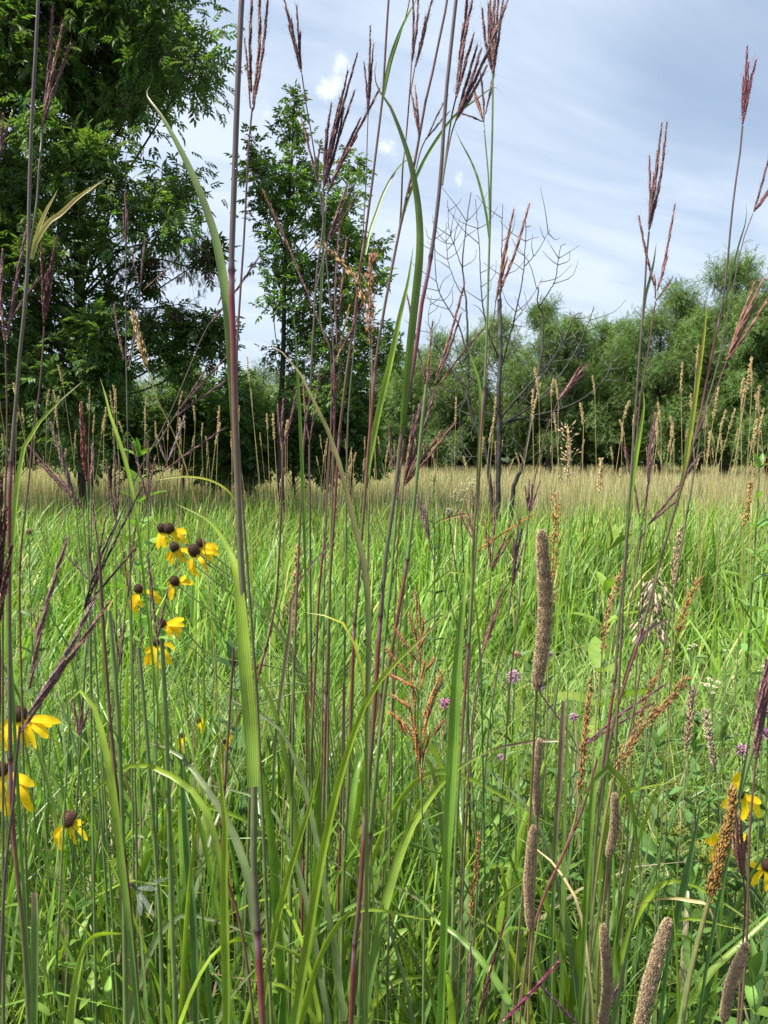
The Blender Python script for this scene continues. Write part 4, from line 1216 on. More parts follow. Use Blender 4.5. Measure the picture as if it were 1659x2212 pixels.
bluestem('deep maroon raceme slanting up right at the bottom edge', 0.46, [(1084, 2206), (1060, 2240), (1030, 2300)], 8, heads=[(1201, 2084, 1084, 2208, 10, (0.10, 0.02, 0.045))])
bluestem('two dark thin racemes rising at the bottom edge, right of centre', 0.52, [(1034, 2200), (1026, 2240), (1010, 2320)], 6, heads=[(1092, 1990, 1034, 2202, 8, (0.085, 0.022, 0.035)), (1017, 2040, 1008, 2190, 7)])
bluestem('dark violet raceme pointing down left between the bottom timothy heads', 0.50, [(1250, 2212), (1262, 2240), (1280, 2300)], 6, heads=[(1172, 2134, 1250, 2215, 9, (0.06, 0.025, 0.045)), (1333, 2132, 1300, 2230, 9, (0.06, 0.025, 0.045))])
# --- more upright stalks in the thick of the centre
CEN = [('plain maroon stalk left of the tan tuft in the centre', 0.85, [(612, 960), (604, 1180), (594, 1309), (574, 1402), (554, 1480), (540, 1700)], 6, 'r', (1402,), [(612, 868, 610, 965, 6), (640, 850, 613, 960, 7), (600, 880, 610, 970, 6)]),
       ('purple stalk with a single joint between the crimson ones', 0.82, [(668, 960), (669, 1042), (670, 1175), (672, 1422), (674, 1595), (672, 1900), (668, 2212)], 6, 'p', (1422,), [(690, 800, 668, 960, 5), (655, 830, 667, 950, 5, REDBRN)]),
       ('slim red stalk right of centre left, slanting slightly', 0.80, [(714, 940), (707, 1042), (702, 1155), (690, 1269), (684, 1392), (672, 1620), (660, 2000)], 6.5, 'r', (1155,), [(736, 790, 715, 930, 6, REDBRN), (718, 800, 714, 935, 6)]),
       ('green sheathed stalk right of the thick purple one', 0.66, [(921, 830), (910, 930), (899, 1042), (880, 1209), (857, 1342), (834, 1475), (820, 1595), (790, 1900), (775, 2212)], 11, 'g', (1209, 1800), [(934, 700, 922, 830, 6, REDBRN)]),
       ('olive stalk half hidden behind the thick purple one', 0.72, [(858, 1080), (845, 1250), (828, 1420), (815, 1650), (800, 1850), (790, 2212)], 9, 'g', (1500,), [(870, 960, 858, 1080, 6)]),
       ('crimson stalk rising from the bottom left, short joint near the arching leaf', 0.60, [(505, 1400), (490, 1640), (480, 1850), (520, 2000), (548, 2212)], 7, 'r', (1700,), []),
       ('reddish stalk low at the left between the green shoots', 0.60, [(213, 1180), (232, 1480), (252, 1700), (275, 1900), (300, 2180)], 10, 'r', (1860,), [(200, 1090, 212, 1180, 6)]),
       ('dark green sheathed stalk left of centre below the flower group', 0.62, [(350, 1380), (360, 1580), (366, 1800), (372, 2000), (380, 2212)], 14, 'g', (), []),
       ('grey green sheathed stalk under the coneflower group', 0.64, [(300, 1400), (318, 1600), (333, 1800), (346, 2000), (352, 2212)], 12, 'g', (), []),
       ('stout green shoot left of the dark sheathed stalk', 0.60, [(236, 1320), (252, 1500), (262, 1700), (268, 1900), (272, 2212)], 14, 'g', (), []),
       ('slender crimson stalk in the lower centre', 0.75, [(660, 1500), (662, 1700), (655, 1850), (650, 2212)], 6.5, 'r', (1850,), []),
       ('thin purple stalk in the lower centre right of the green shoots', 0.80, [(742, 1480), (738, 1700), (730, 1950), (725, 2212)], 6, 'r', (1790,), []),
       ('brown red stalk low right slanting to the left', 0.68, [(1290, 1640), (1258, 1750), (1215, 1850), (1170, 1950), (1140, 2060)], 7, 'r', (1790,), []),
       ('grey green stalk at lower right behind the bronze plume', 0.60, [(1660, 1500), (1590, 1740), (1540, 1920), (1500, 2060), (1470, 2212)], 14, 'g', (), []),
       ('faint thin green stalk right of the plum tufted one', 0.9, [(1205, 1480), (1170, 1700), (1150, 1900)], 7, 'g', (), [])]
for (lb, Yd, path, w, tn, nd, hd) in CEN:
    bluestem(lb, Yd, path, w, heads=hd, nodes=nd, tone=tn, top=0.7)

# --- leaves one can point at
leaf('wide bright green upright leaf standing right of the bronze plume', 0.50, [(962, 1900), (970, 1750), (976, 1650), (983, 1500), (990, 1400), (1000, 1300), (1008, 1220), (1012, 1190)], 31, ((0.14, 0.27, 0.035), (0.16, 0.29, 0.036), (0.26, 0.30, 0.05)), 0.2, 0.05)
leaf('brown edged leaf swinging up left out of the centre, dry at its tip', 0.52, [(792, 1700), (794, 1500), (796, 1342), (787, 1225), (763, 1125), (735, 1010), (707, 927), (674, 860), (644, 800), (606, 758), (562, 730)], 16, 'rb', 0.3, 0.10)
leaf('yellow tipped leaf bent sharply right, near the left edge at meadow height', 0.62, [(22, 1400), (20, 1275), (30, 1120), (38, 1040), (52, 965), (77, 923), (110, 884), (153, 844), (178, 824)], 13, 'gy', 0.3, 0.05)
leaf('straw coloured dry leaf low against the ash crown, pointing up right', 0.70, [(68, 560), (80, 520), (106, 480), (130, 463), (165, 430), (200, 405), (229, 386)], 12, 's', 0.3, 0.0, ext=False)
leaf('short straw leaf beside the long dry one, upright', 0.70, [(68, 550), (82, 500), (100, 455), (115, 428), (125, 408)], 9, 's', 0.2, 0.0, ext=False)
leaf('green leaf with a thin tip rising left of the single slender stalk', 0.85, [(300, 1150), (283, 1045), (268, 985), (250, 930), (236, 890), (228, 855), (216, 815)], 10, 'l', 0.2, 0.05)
leaf('long arched leaf bridging the lower left, straw tip hanging by the lowest coneflower', 0.56, [(492, 2120), (490, 2034), (483, 1914), (452, 1764), (420, 1712), (383, 1684), (340, 1658), (300, 1651), (255, 1665), (200, 1714), (157, 1781)], 17, 'gy', 0.2, 0.08)
leaf('grey green leaf sweeping from the arch crown down to bottom centre', 0.55, [(565, 2150), (550, 2000), (535, 1890), (500, 1790), (465, 1730), (430, 1680), (400, 1641), (360, 1615), (320, 1604)], 22, ((0.12, 0.21, 0.05), (0.15, 0.185, 0.09), (0.28, 0.20, 0.16)), 0.1, 0.1)
leaf('lime leaf arching left over a pale dry tip, left of the coneflower group', 0.56, [(285, 2060), (262, 1860), (240, 1681), (222, 1590), (205, 1530), (180, 1492), (160, 1500), (140, 1525), (128, 1545)], 20, 'gy', 0.15, 0.06)
leaf('broad pale green leaf leaning up right from bottom centre to the bronze head', 0.56, [(790, 2180), (830, 1960), (855, 1871), (885, 1790), (915, 1741), (945, 1700), (979, 1667), (1020, 1640), (1062, 1620)], 26, 'gy', 0.1, 0.1)
leaf('grey tipped cut leaf standing straight, right of the wide bright leaf', 0.70, [(1196, 1900), (1203, 1750), (1208, 1700), (1212, 1620), (1215, 1560), (1217, 1514)], 15, 'm', 0.1, 0.0, prof=((0, .7), (.3, 1), (.97, 1), (1, .75)))
leaf('bent green leaf folded over at the top, its pale tip hanging right', 0.58, [(1262, 2000), (1270, 1850), (1280, 1720), (1288, 1668), (1310, 1655), (1335, 1672), (1355, 1710), (1368, 1760), (1376, 1830), (1386, 1905)], 20, (GREEN, (0.16, 0.24, 0.04), (0.36, 0.24, 0.19)), 0.2, 0.06)
leaf('tan dry leaf arching across the lower right corner', 0.60, [(1560, 2080), (1530, 1960), (1490, 1945), (1440, 1940), (1390, 1952), (1350, 1975)], 9, 's', 0.7, 0.05, ext=False)
leaf('thin tan leaf arching down from the second timothy head', 0.62, [(1280, 2200), (1265, 2050), (1250, 1960), (1220, 1900), (1180, 1850), (1120, 1810)], 10, 's', 0.4, 0.1)
leaf('mauve dry leaf arching left from the fallen leaf stub', 0.72, [(1260, 1640), (1220, 1605), (1170, 1600), (1110, 1608), (1060, 1620), (1010, 1650)], 8, 'm', 0.8, 0.05, ext=False)
leaf('yellow green leaf curving up into the bronze head from the right', 0.8, [(1040, 1500), (1030, 1330), (1012, 1240), (985, 1232), (950, 1245), (915, 1290), (905, 1330)], 8, 'gy', 0.5, 0.05)
leaf('slim orange leaf arching left of the thick stalk in the middle', 0.66, [(790, 1560), (782, 1460), (765, 1390), (740, 1345), (715, 1332), (690, 1328), (655, 1322)], 8, 'y', 0.4, 0.04)
leaf('mauve sheath leaf curling beside the tan tuft', 0.72, [(590, 1700), (600, 1550), (615, 1440), (628, 1340), (632, 1290), (660, 1235), (700, 1190), (745, 1145)], 11, 'm', 0.3, 0.05)
leaf('bluish leaf leaning up right in the lower right corner', 0.58, [(1510, 2200), (1545, 1980), (1570, 1860), (1600, 1700), (1625, 1560), (1640, 1500)], 12, 'b', 0.2, 0.0)
leaf('pale green triangular leaf at lower right between two flowers', 0.75, [(1440, 2080), (1465, 1960), (1490, 1850), (1515, 1730)], 22, 'b', 0.2, 0.0, prof=((0, .5), (.2, .9), (.55, 1), (1, .02)))
leaf('wide green leaf leaning left across the very bottom right', 0.50, [(1180, 2300), (1120, 2200), (1060, 2100), (1000, 2030), (940, 1985), (880, 1900)], 20, 'g', 0.2, 0.1)
leaf('upright blunt leaf with a pinkish tip at the lower left edge', 0.45, [(74, 2300), (75, 2150), (76, 2040), (76, 1960), (75, 1928)], 19, (GREEN, (0.13, 0.2, 0.07), (0.36, 0.25, 0.20)), 0.1, 0.0, prof=((0, .7), (.3, 1), (.97, 1), (1, .8)))
leaf('bright leaf blade running straight up at bottom centre left', 0.52, [(490, 2300), (488, 2100), (484, 1900), (486, 1780), (478, 1700), (470, 1600)], 22, 'l', 0.1, 0.0)
leaf('dark blue green leaf standing in the gap left of bottom centre', 0.70, [(425, 2250), (418, 2000), (405, 1850), (398, 1740), (392, 1640), (385, 1560)], 20, 'b', 0.1, 0.0)
leaf('long bright leaf leaning right in front of the bottom centre stalks', 0.6, [(560, 2250), (585, 2050), (620, 1900), (650, 1800), (675, 1720), (700, 1600)], 18, 'l', 0.2, 0.0)
leaf('narrow green leaf with dark edge left of the young tree foot', 0.72, [(660, 1250), (652, 1000), (645, 850), (640, 760), (636, 700), (630, 650)], 9, 'g', 0.2, 0.0)
leaf('thin yellow leaf line arching across the top of the bright grass, left', 0.9, [(520, 1120), (500, 1070), (470, 1045), (430, 1032), (380, 1030), (320, 1040)], 6, 'y', 0.8, 0.0, ext=False)


# ------------------------------------------------------------------ coneflowers
YEL = (0.92, 0.66, 0.018)


def coneflower(label, Y, c, w, tips, path, pw=13, cone=(0.055, 0.028, 0.016), lvs=True, group=None):
    P = to_ground([at(x, y, Y + R(-.01, .01)) for x, y in path], 0.3, R(-.05, .1))
    t = thing('coneflower', label, 'flower', tuple(P[-1]), group)
    C = at(c[0], c[1], Y)
    W = px(w, Y)
    ax = nz(C - at(path[0][0], path[0][1], Y) + np.array((0, -0.25 * W, 0)) + np.array((0, 0, 0.3 * W)))
    S_ = np.concatenate(([C - ax * W * 0.45], P))
    m = MB()
    p = spline(S_, 40)
    tube(m, p, px(3.4, Y) / 2, lerp([(0, (0.10, 0.15, 0.04)), (1, (0.12, 0.16, 0.05))], np.linspace(0, 1, 40)), 6)
    m.build('stem', M_CULM, t)
    # the cone: an ovoid set with spiral rows of dark florets
    m = MB()
    U = nz(np.cross(ax, (0.3, 1, 0.1))); V = np.cross(ax, U)
    th = np.linspace(0, np.pi, 12)
    prof = np.sin(th) * W * 0.5; hh = -np.cos(th) * W * 0.58
    tube(m, C + ax * hh[:, None], np.maximum(prof, 1e-4), cone, 14)
    k = np.arange(230)
    z = 1 - 2 * (k + 0.5) / 230; a = k * 2.39996; rr = np.sqrt(1 - z * z)
    d = rr[:, None] * (np.cos(a)[:, None] * U + np.sin(a)[:, None] * V)
    pos = C + d * W * 0.49 + ax * (z * W * 0.57)[:, None]
    top_light = np.interp(z, (-1, -0.2, 0.3, 1), (0.55, 0.8, 1.3, 1.5))[:, None]  # florets paler towards the top: sun highlight painted into their colour
    grains(m, pos - d * W * 0.03, nz(d + ax * z[:, None] * 0.8), W * 0.13, W * 0.075, jit(np.asarray(cone), 230, 0.2) * top_light, 4)
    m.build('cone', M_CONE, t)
    for (tx, ty) in tips:
        tipv = at(tx, ty, Y + R(-0.5, 0.5) * W)
        d = tipv - C
        dr = d - ax * d.dot(ax)
        b = C - ax * W * 0.36 + nz(dr) * W * 0.36
        L = np.linalg.norm(tipv - b)
        mid = (b + tipv) / 2 + nz(dr) * L * 0.12 + np.array((0, R(-.1, .1) * L, 0.06 * L))
        p = spline([b, mid, tipv], 14)
        f = np.linspace(0, 1, 14)
        ww = np.interp(f, (0, 0.2, 0.55, 0.85, 0.97, 1), (0.45, 0.75, 1, 0.82, 0.45, 0.12)) * px(pw, Y) * R(0.85, 1.15)
        m = MB()
        strip(m, p, ww, R(-.6, .6), jit(YEL, 1, 0.05, 0.02)[0] * np.interp(f, (0, 1), (0.92, 1.05))[:, None], 0.12, R(-.4, .4))
        m.build('petal', M_PETAL, t)
    if lvs:
        m = MB()
        for f in (0.55, 0.7, 0.82):
            q = p_at(S_, f)
            nl = 5
            leaves(m, np.repeat(q[None], nl, 0), rvec(nl) + np.array((0, 0, 0.3)), RNG.uniform(0.05, 0.09, nl), jit((0.15, 0.24, 0.04), nl, 0.1), 'lance')
        m.build('leaves', M_FORB, t)
    return t


def p_at(S_, f):
    return spline(S_, 41)[int(f * 40)]


_lt = leaf_template


def leaf_template(kind):
    if kind != 'lance': return _lt(kind)
    n = 6
    V, Q = [], []
    for i in range(n + 1):
        s = i / n
        w = 0.17 * math.sin(math.pi * min(1, 0.06 + s * 0.94)) ** 0.8 * (1 - 0.35 * s)
        z = -0.28 * s * s
        V += [(s, w, z + w * 0.5), (s, 0, z), (s, -w, z + w * 0.5)]
    for i in range(n):
        b = i * 3
        Q += [(b + 1, b + 4, b + 3, b), (b + 2, b + 5, b + 4, b + 1)]
    return np.array(V), np.array(Q)


def bundle(x, y, k):
    """The flower group at the left leans out of a clump to its right; its stems run down that way."""
    return [(x + 8, y + 12), (x + 60 + 4 * k, y + 52 + 3 * k), (x + 150, y + 115 + 4 * k), (610 + 9 * k, 1380 + 14 * k), (668 + 6 * k, 1560)]


GRP = 'yellow coneflowers in the leaning group at the left'
FL = [('coneflower at the upper left of the group, only two petals hanging', 1.22, (349, 1141), 18, [(342, 1186), (357, 1184), (350, 1180)], 0),
      ('topmost coneflower of the group, petals swept right, cone touching its neighbour', 1.20, (366, 1142), 21, [(402, 1152), (401, 1176), (384, 1174), (364, 1172), (395, 1162)], 1),
      ('small coneflower in the group middle, brown cone with highlight painted on top', 1.19, (377, 1182), 19, [(372, 1221), (361, 1209), (397, 1216), (413, 1198), (388, 1205)], 2),
      ('largest coneflower of the group, big cone in front with long petals down', 1.16, (419, 1189), 24, [(417, 1242), (430, 1247), (448, 1234), (473, 1199), (411, 1230), (462, 1195)], 3),
      ('coneflower behind the largest one, at the group right side', 1.22, (433, 1173), 18, [(470, 1188), (461, 1217), (451, 1209), (471, 1198)], 4),
      ('lone coneflower below the group with thin star like petals', 1.18, (377, 1255), 19, [(370, 1296), (417, 1262), (402, 1243), (361, 1261), (392, 1266), (374, 1284)], 5),
      ('coneflower behind the dark stalks, left of the lone one', 1.18, (299, 1272), 18, [(285, 1319), (297, 1326), (310, 1312), (349, 1294), (346, 1307), (289, 1312)], 6),
      ('coneflower turned sideways to the right, petals in a fan', 1.14, (350, 1346), 17, [(398, 1338), (399, 1352), (386, 1381), (371, 1376), (392, 1366)], 7),
      ('lowest coneflower of the group, hidden by stalks, petals hanging', 1.12, (338, 1388), 15, [(315, 1439), (326, 1437), (346, 1445), (370, 1437), (377, 1404), (313, 1410)], 8)]
for (lb, Yd, c, w, tips, k) in FL:
    coneflower(lb, Yd, c, w, tips, bundle(c[0], c[1], k), 12, lvs=False, group=GRP)
coneflower('large near coneflower at the left edge, blossom wide open, one petal reaching right', 0.80, (42, 1543), 31,
           [(5, 1578), (13, 1622), (57, 1615), (78, 1618), (131, 1560), (103, 1595), (35, 1612), (112, 1570)], [(44, 1562), (62, 1640), (78, 1800), (100, 1980), (110, 2150)], 21)
coneflower('near coneflower cut by the left edge, three broad petals hanging', 0.78, (4, 1662), 27, [(17, 1764), (70, 1755), (74, 1698), (60, 1736), (-20, 1720)], [(6, 1680), (20, 1800), (60, 1960), (90, 2140)], 23)
coneflower('lowest near coneflower with cone painted in sunlit rust brown, six drooping petals', 0.88, (148, 1769), 31, [(116, 1808), (124, 1827), (135, 1839), (164, 1825), (188, 1816), (180, 1777)], [(152, 1788), (160, 1840), (178, 1900), (215, 2010), (240, 2150)], 15, cone=(0.125, 0.058, 0.040))  # this cone's brown is raised to its sunlit look
coneflower('small yellow blossom deep in the grass, lowest at the left of three', 1.35, (394, 1588), 9, [(387, 1618), (398, 1628), (401, 1600)], [(394, 1600), (400, 1700), (410, 1800)], 12, lvs=False)
coneflower('small yellow blossom deep in the grass, highest of three', 1.40, (429, 1556), 9, [(433, 1584), (443, 1580), (444, 1556)], [(430, 1570), (438, 1680), (440, 1800)], 12, lvs=False)
coneflower('small yellow blossom deep in the grass, beside the broad lime leaf', 1.40, (484, 1602), 9, [(500, 1587), (499, 1606), (488, 1620)], [(484, 1614), (480, 1700), (478, 1800)], 11, lvs=False)
coneflower('coneflower at the right behind the bronze grass, one petal pointing up', 0.98, (1598, 1716), 17, [(1596, 1668), (1559, 1745), (1644, 1736), (1640, 1768), (1603, 1772), (1590, 1690)], [(1598, 1735), (1604, 1800), (1620, 1950), (1625, 2100)], 17)
coneflower('coneflower at the right with two crumpled petals, face hidden by the bronze plume', 0.92, (1556, 1822), 16, [(1524, 1812), (1535, 1862), (1545, 1798), (1586, 1845), (1612, 1803)], [(1560, 1840), (1570, 1920), (1580, 2100)], 19)
coneflower('dark centred coneflower cut by the right edge', 0.86, (1656, 1869), 23, [(1620, 1864), (1626, 1914), (1657, 1925), (1695, 1905), (1690, 1850)], [(1660, 1890), (1670, 1980), (1675, 2120)], 17)


# ------------------------------------------------------------------ timothy spikes
def timothy(label, Y, top, base, w, path, group='timothy spikes rising near the camera'):
    P = to_ground([at(x, y, Y + 0.02 * i) for i, (x, y) in enumerate([base] + path)], 0.3, 0.06)
    t = thing('timothy_spike', label, 'grass spike', tuple(P[-1]), group)
    m = MB()
    tube(m, spline(P, 40), np.linspace(px(6, Y) / 2, px(8, Y) / 2, 40), lerp([(0, (0.26, 0.17, 0.09)), (0.4, (0.20, 0.17, 0.06)), (1, (0.13, 0.17, 0.05))], np.linspace(0, 1, 40)), 7)
    m.build('stem', M_CULM, t)
    A, B = at(*base, Y), at(*top, Y - 0.02)
    W = px(w, Y) * 0.92
    L = np.linalg.norm(B - A)
    p = spline([A, (A + B) / 2 + np.array((random.choice((-1, 1)) * R(.015, .04) * L, 0, 0)), B], 40)
    f = np.linspace(0, 1, 40)
    prof = np.interp(f, (0, 0.03, 0.10, 0.6, 0.90, 0.97, 1), (0.30, 0.62, 0.9, 1.0, 0.80, 0.5, 0.15)) * (1 + 0.05 * np.sin(f * 17 + R(0, 6)) + 0.04 * np.sin(f * 41))
    m = MB()
    tube(m, p, W * 0.40 * prof, (0.30, 0.22, 0.15), 10)
    n = int(min(3400, 150 * L / W))
    u = (np.arange(n) + RNG.uniform(0, 1, n)) / n
    a = np.arange(n) * 2.39996 + RNG.normal(0, 0.2, n)
    T, U, V = frames(p)
    ci = np.clip((u * 39), 0, 38.999); i0 = ci.astype(int); ff = (ci - i0)[:, None]
    q = p[i0] * (1 - ff) + p[i0 + 1] * ff
    pr = np.interp(u, f, prof)
    rad = np.cos(a)[:, None] * U[i0] + np.sin(a)[:, None] * V[i0]
    dens = 0.9 + 0.25 * np.sin(u * L / W * 9) + 0.15 * np.sin(u * 63 + a)
    c = jit(colmix(n, [(0.49, 0.37, 0.235), (0.43, 0.32, 0.205), (0.55, 0.43, 0.29), (0.36, 0.265, 0.175)], [4, 3, 2, 2]), n, 0.05) * dens[:, None]
    grains(m, q + rad * (W * 0.34 * pr)[:, None], rad + T[i0] * 0.9, W * 0.30, W * 0.065, c, 4)
    s = RNG.uniform(0, 1, n) < 0.95
    A2 = q[s] + rad[s] * (W * 0.47 * pr[s])[:, None] + T[i0[s]] * W * 0.1
    sticks(m, A2, A2 + nz(rad[s] + T[i0[s]] * 0.5 + rvec(int(s.sum()), 0.3)) * W * 0.15, W * 0.014, W * 0.006, (0.40, 0.32, 0.21))
    m.build('spike', M_SEED, t)
    return t


timothy('tallest timothy spike standing upright at mid right in front of bright grass', 0.40, (1170, 1148), (1159, 1492), 33, [(1153, 1600), (1146, 1750), (1132, 1900), (1118, 2050), (1108, 2212)])
timothy('shorter timothy spike directly below the tallest one', 0.50, (1166, 1598), (1161, 1764), 20, [(1157, 1850), (1150, 2000), (1140, 2212)])
timothy('long timothy spike low down, left of two short ones', 0.42, (1153, 1786), (1146, 2008), 24, [(1140, 2060), (1130, 2140), (1120, 2260)])
timothy('timothy spike before the bent folded leaf', 0.50, (1328, 1716), (1314, 1852), 21, [(1307, 1930), (1295, 2050), (1288, 2212)])
timothy('timothy spike rising from the bottom edge, straight and narrow', 0.44, (1303, 2000), (1298, 2240), 25, [(1296, 2300), (1292, 2400)])
timothy('thickest timothy spike leaning right at the bottom edge', 0.40, (1444, 1988), (1376, 2250), 33, [(1360, 2310), (1330, 2420)])
timothy('timothy spike leaning right in the bottom right corner', 0.46, (1613, 2040), (1563, 2206), 26, [(1545, 2270), (1520, 2380)])


# ------------------------------------------------------------------ panicles: indian grass, oats, reed grass
def panicle(mb, axis, reach, nb, ng, col, gl, gw, up=0.6, droop=0.0, top_t=0.35, anther=0.0, lo=0.0):
    """Branches along axis (base to tip), each hung with spikelets."""
    p = spline(axis, 40)
    T, U, V = frames(p)
    L = np.linalg.norm(p[-1] - p[0])
    tube(mb, p, np.linspace(gw * 0.35, gw * 0.15, 40), np.asarray(col) * 0.8, 4)
    A_, B_, G, D = [], [], [], []
    for k in range(nb):
        u = lo + (0.95 - lo) * (k + R(0, 1)) / nb
        i = int(u * 39)
        a = k * 2.4 + R(-.4, .4)
        rad = math.cos(a) * U[i] + math.sin(a) * V[i]
        ln = reach * (1 - (1 - top_t) * u) * R(0.5, 1.1)
        d = nz(rad * (1 - up) + T[i] * up)
        e = p[i] + d * ln + np.array((0, 0, -droop * ln))
        A_.append(p[i]); B_.append(e)
        for g in range(ng):
            s = R(0.1, 1.05)
            q = p[i] * (1 - s) + e * s + rvec(1, gw * 0.6)[0]
            G.append(q); D.append(nz(nz(e - p[i]) + rvec(1, 0.22)[0] + np.array((0, 0, -droop * 2.0))))
    sticks(mb, A_, B_, gw * 0.16, gw * 0.10, np.asarray(col) * 0.8)
    G = np.array(G); n = len(G)
    grains(mb, G, np.array(D), gl * RNG.uniform(0.75, 1.2, n), gw * RNG.uniform(0.8, 1.15, n), jit(col, n, 0.25, 0.08), 4)
    pale = RNG.uniform(0, 1, n) < 0.22
    k = int(pale.sum())
    if k: grains(mb, G[pale] + rvec(k, gw * 0.3), np.array(D)[pale], gl * 0.8, gw * 0.5, jit(np.minimum(np.asarray(col) * 1.9, 0.7), k, 0.15), 3)
    if anther:
        s = RNG.uniform(0, 1, n) < anther
        k = int(s.sum())
        if k: grains(mb, G[s] + np.array((0, 0, -gl * 0.3)), np.array((0, 0, -1.0)) + rvec(k, 0.3), gl * 0.7, gw * 0.5, (0.72, 0.50, 0.10), 4)


def seed_grass(name, cat, label, Y, axis, path, reach, nb, ng, col, gl=0.008, gw=0.0022, w=5, tone=(0.12, 0.17, 0.06), group=None, **kw):
    """axis tip to base, path onward from the base down; traced."""
    A = [at(x, y, Y) for x, y in axis][::-1]
    P = to_ground([A[0]] + [at(x, y, Y) for x, y in path], 0.3, 0.05)
    t = thing(name, label, cat, tuple(P[-1]), group)
    m = MB()
    tube(m, spline(P, 40), np.linspace(px(w, Y) * 0.35, px(w, Y) * 0.5, 40), lerp([(0, np.asarray(col) * 0.5 + np.asarray(tone) * 0.5), (0.3, tone), (1, tone)], np.linspace(0, 1, 40)), 6)
    m.build('stem', M_CULM, t)
    m = MB()
    panicle(m, A, px(reach, Y), nb, ng, col, gl, gw, **kw)
    m.build('panicle', M_SEED, t)
    return t


IG = 'indian grass'
def B2(x, y): return 493.7 + x / 3, 1042.4 + y / 3


IGH = []
for (x0, y0, x1, y1) in [(1230, 1170, 1085, 955), (1155, 1240, 1030, 1090), (1220, 1335, 1045, 1245), (1180, 1465, 1080, 1390), (1170, 1595, 1060, 1500), (1200, 1660, 1130, 1560), (1230, 1090, 1292, 955), (1240, 1050, 1262, 880),
                         (1275, 1225, 1318, 1160), (1260, 1520, 1370, 1240), (1275, 1575, 1382, 1290), (1330, 1640, 1384, 1560), (1240, 1090, 1175, 870), (1225, 940, 1210, 728), (1245, 1180, 1232, 1010), (1210, 1480, 1185, 1190), (1225, 1640, 1165, 1420),
                         (1240, 1760, 1190, 1560), (1262, 1700, 1290, 1480), (1245, 1850, 1205, 1640), (1255, 1860, 1300, 1640), (1250, 1960, 1235, 1700), (1252, 1960, 1262, 1760), (1240, 1330, 1262, 1180), (1150, 1640, 1110, 1560)]:
    p0, p1 = B2(x0, y0), B2(x1, y1)
    IGH.append((p1[0], p1[1], p0[0], p0[1], 9.5, random.choice(((0.26, 0.115, 0.045), (0.22, 0.09, 0.05), (0.30, 0.15, 0.06)))))
IBR = [([B2(x, y) for x, y in pts], 3) for pts in ([(1155, 1240), (1200, 1330), (1230, 1480)], [(1180, 1465), (1215, 1600), (1240, 1760)], [(1275, 1225), (1255, 1330), (1240, 1460)], [(1170, 1595), (1215, 1720), (1245, 1850)],
                                                  [(1220, 1335), (1235, 1420), (1245, 1560)], [(1330, 1640), (1280, 1760), (1255, 1880)], [(1270, 1570), (1258, 1700), (1250, 1850)])]
bluestem('bronze open plume in the very middle low down, red brown branchlets spreading', 0.60, [B2(1225, 930), B2(1240, 1150), B2(1245, 1400), B2(1245, 1700), (910, 1690), (913, 1800), (916, 1950), (914, 2212)], 9,
         heads=IGH, br=IBR, tone='g', name='indian_grass', cat='indian grass', top=0.35)
seed_grass(IG.replace(' ', '_'), IG, 'yellow bronze feathery plume directly behind the tallest timothy spike', 1.15, [(1202, 1070), (1200, 1130), (1195, 1200), (1188, 1330)], [(1185, 1420), (1180, 1600)], 56, 46, 6, (0.34, 0.18, 0.06), 0.0075, 0.0017, 5, up=0.72, anther=0.30, top_t=0.35)
seed_grass(IG.replace(' ', '_'), IG, 'tan brush like plume left of centre among the red stalks', 0.80, [(645, 1190), (640, 1250), (637, 1310), (635, 1390)], [(631, 1500), (620, 1650), (610, 1800)], 56, 32, 10, (0.34, 0.20, 0.10), 0.007, 0.0012, 5, up=0.8, top_t=0.5)
seed_grass(IG.replace(' ', '_'), IG, 'reddish tan airy plume against sky right of the young tree', 0.74, [(803, 557), (800, 620), (799, 680), (804, 755)], [(804, 800), (802, 950), (795, 1150)], 70, 24, 10, (0.30, 0.16, 0.10), 0.007, 0.0010, 4.5, up=0.82, top_t=0.5)
seed_grass(IG.replace(' ', '_'), IG, 'thin bleached plume arching from the dark fan toward the airy tan one', 0.76, [(693, 528), (735, 565), (768, 605), (790, 660)], [(800, 760), (798, 900)], 18, 22, 4, (0.34, 0.23, 0.12), 0.009, 0.0016, 3, up=0.9)
seed_grass(IG.replace(' ', '_'), IG, 'golden straw plume leaning left in front of the dark shrubs', 0.92, [(290, 684), (298, 720), (308, 758), (320, 800)], [(324, 815), (338, 860), (368, 920), (402, 1010), (430, 1120), (450, 1250)], 26, 36, 8, (0.42, 0.30, 0.15), 0.008, 0.0016, 3.5, (0.32, 0.25, 0.06), up=0.88, top_t=0.5)
seed_grass(IG.replace(' ', '_'), IG, 'pinkish tan plume leaning left of the plum tufted stalk', 0.98, [(1352, 1215), (1330, 1270), (1312, 1330), (1300, 1420)], [(1292, 1500), (1280, 1650)], 36, 34, 6, (0.38, 0.22, 0.12), 0.007, 0.0015, 4, up=0.78, anther=0.05)
seed_grass(IG.replace(' ', '_'), IG, 'pale bristly plume standing right of the leaning crimson stalk', 1.05, [(1470, 1142), (1464, 1180), (1458, 1220), (1456, 1275)], [(1452, 1350), (1450, 1480)], 26, 28, 6, (0.42, 0.29, 0.19), 0.007, 0.0015, 4, up=0.75)
seed_grass(IG.replace(' ', '_'), IG, 'yellow flecked bronze plume at mid right beside the bristly pale one', 1.0, [(1508, 1250), (1490, 1290), (1476, 1330), (1462, 1380)], [(1450, 1450), (1440, 1600)], 36, 28, 6, (0.34, 0.18, 0.07), 0.007, 0.0015, 4, up=0.72, anther=0.2)
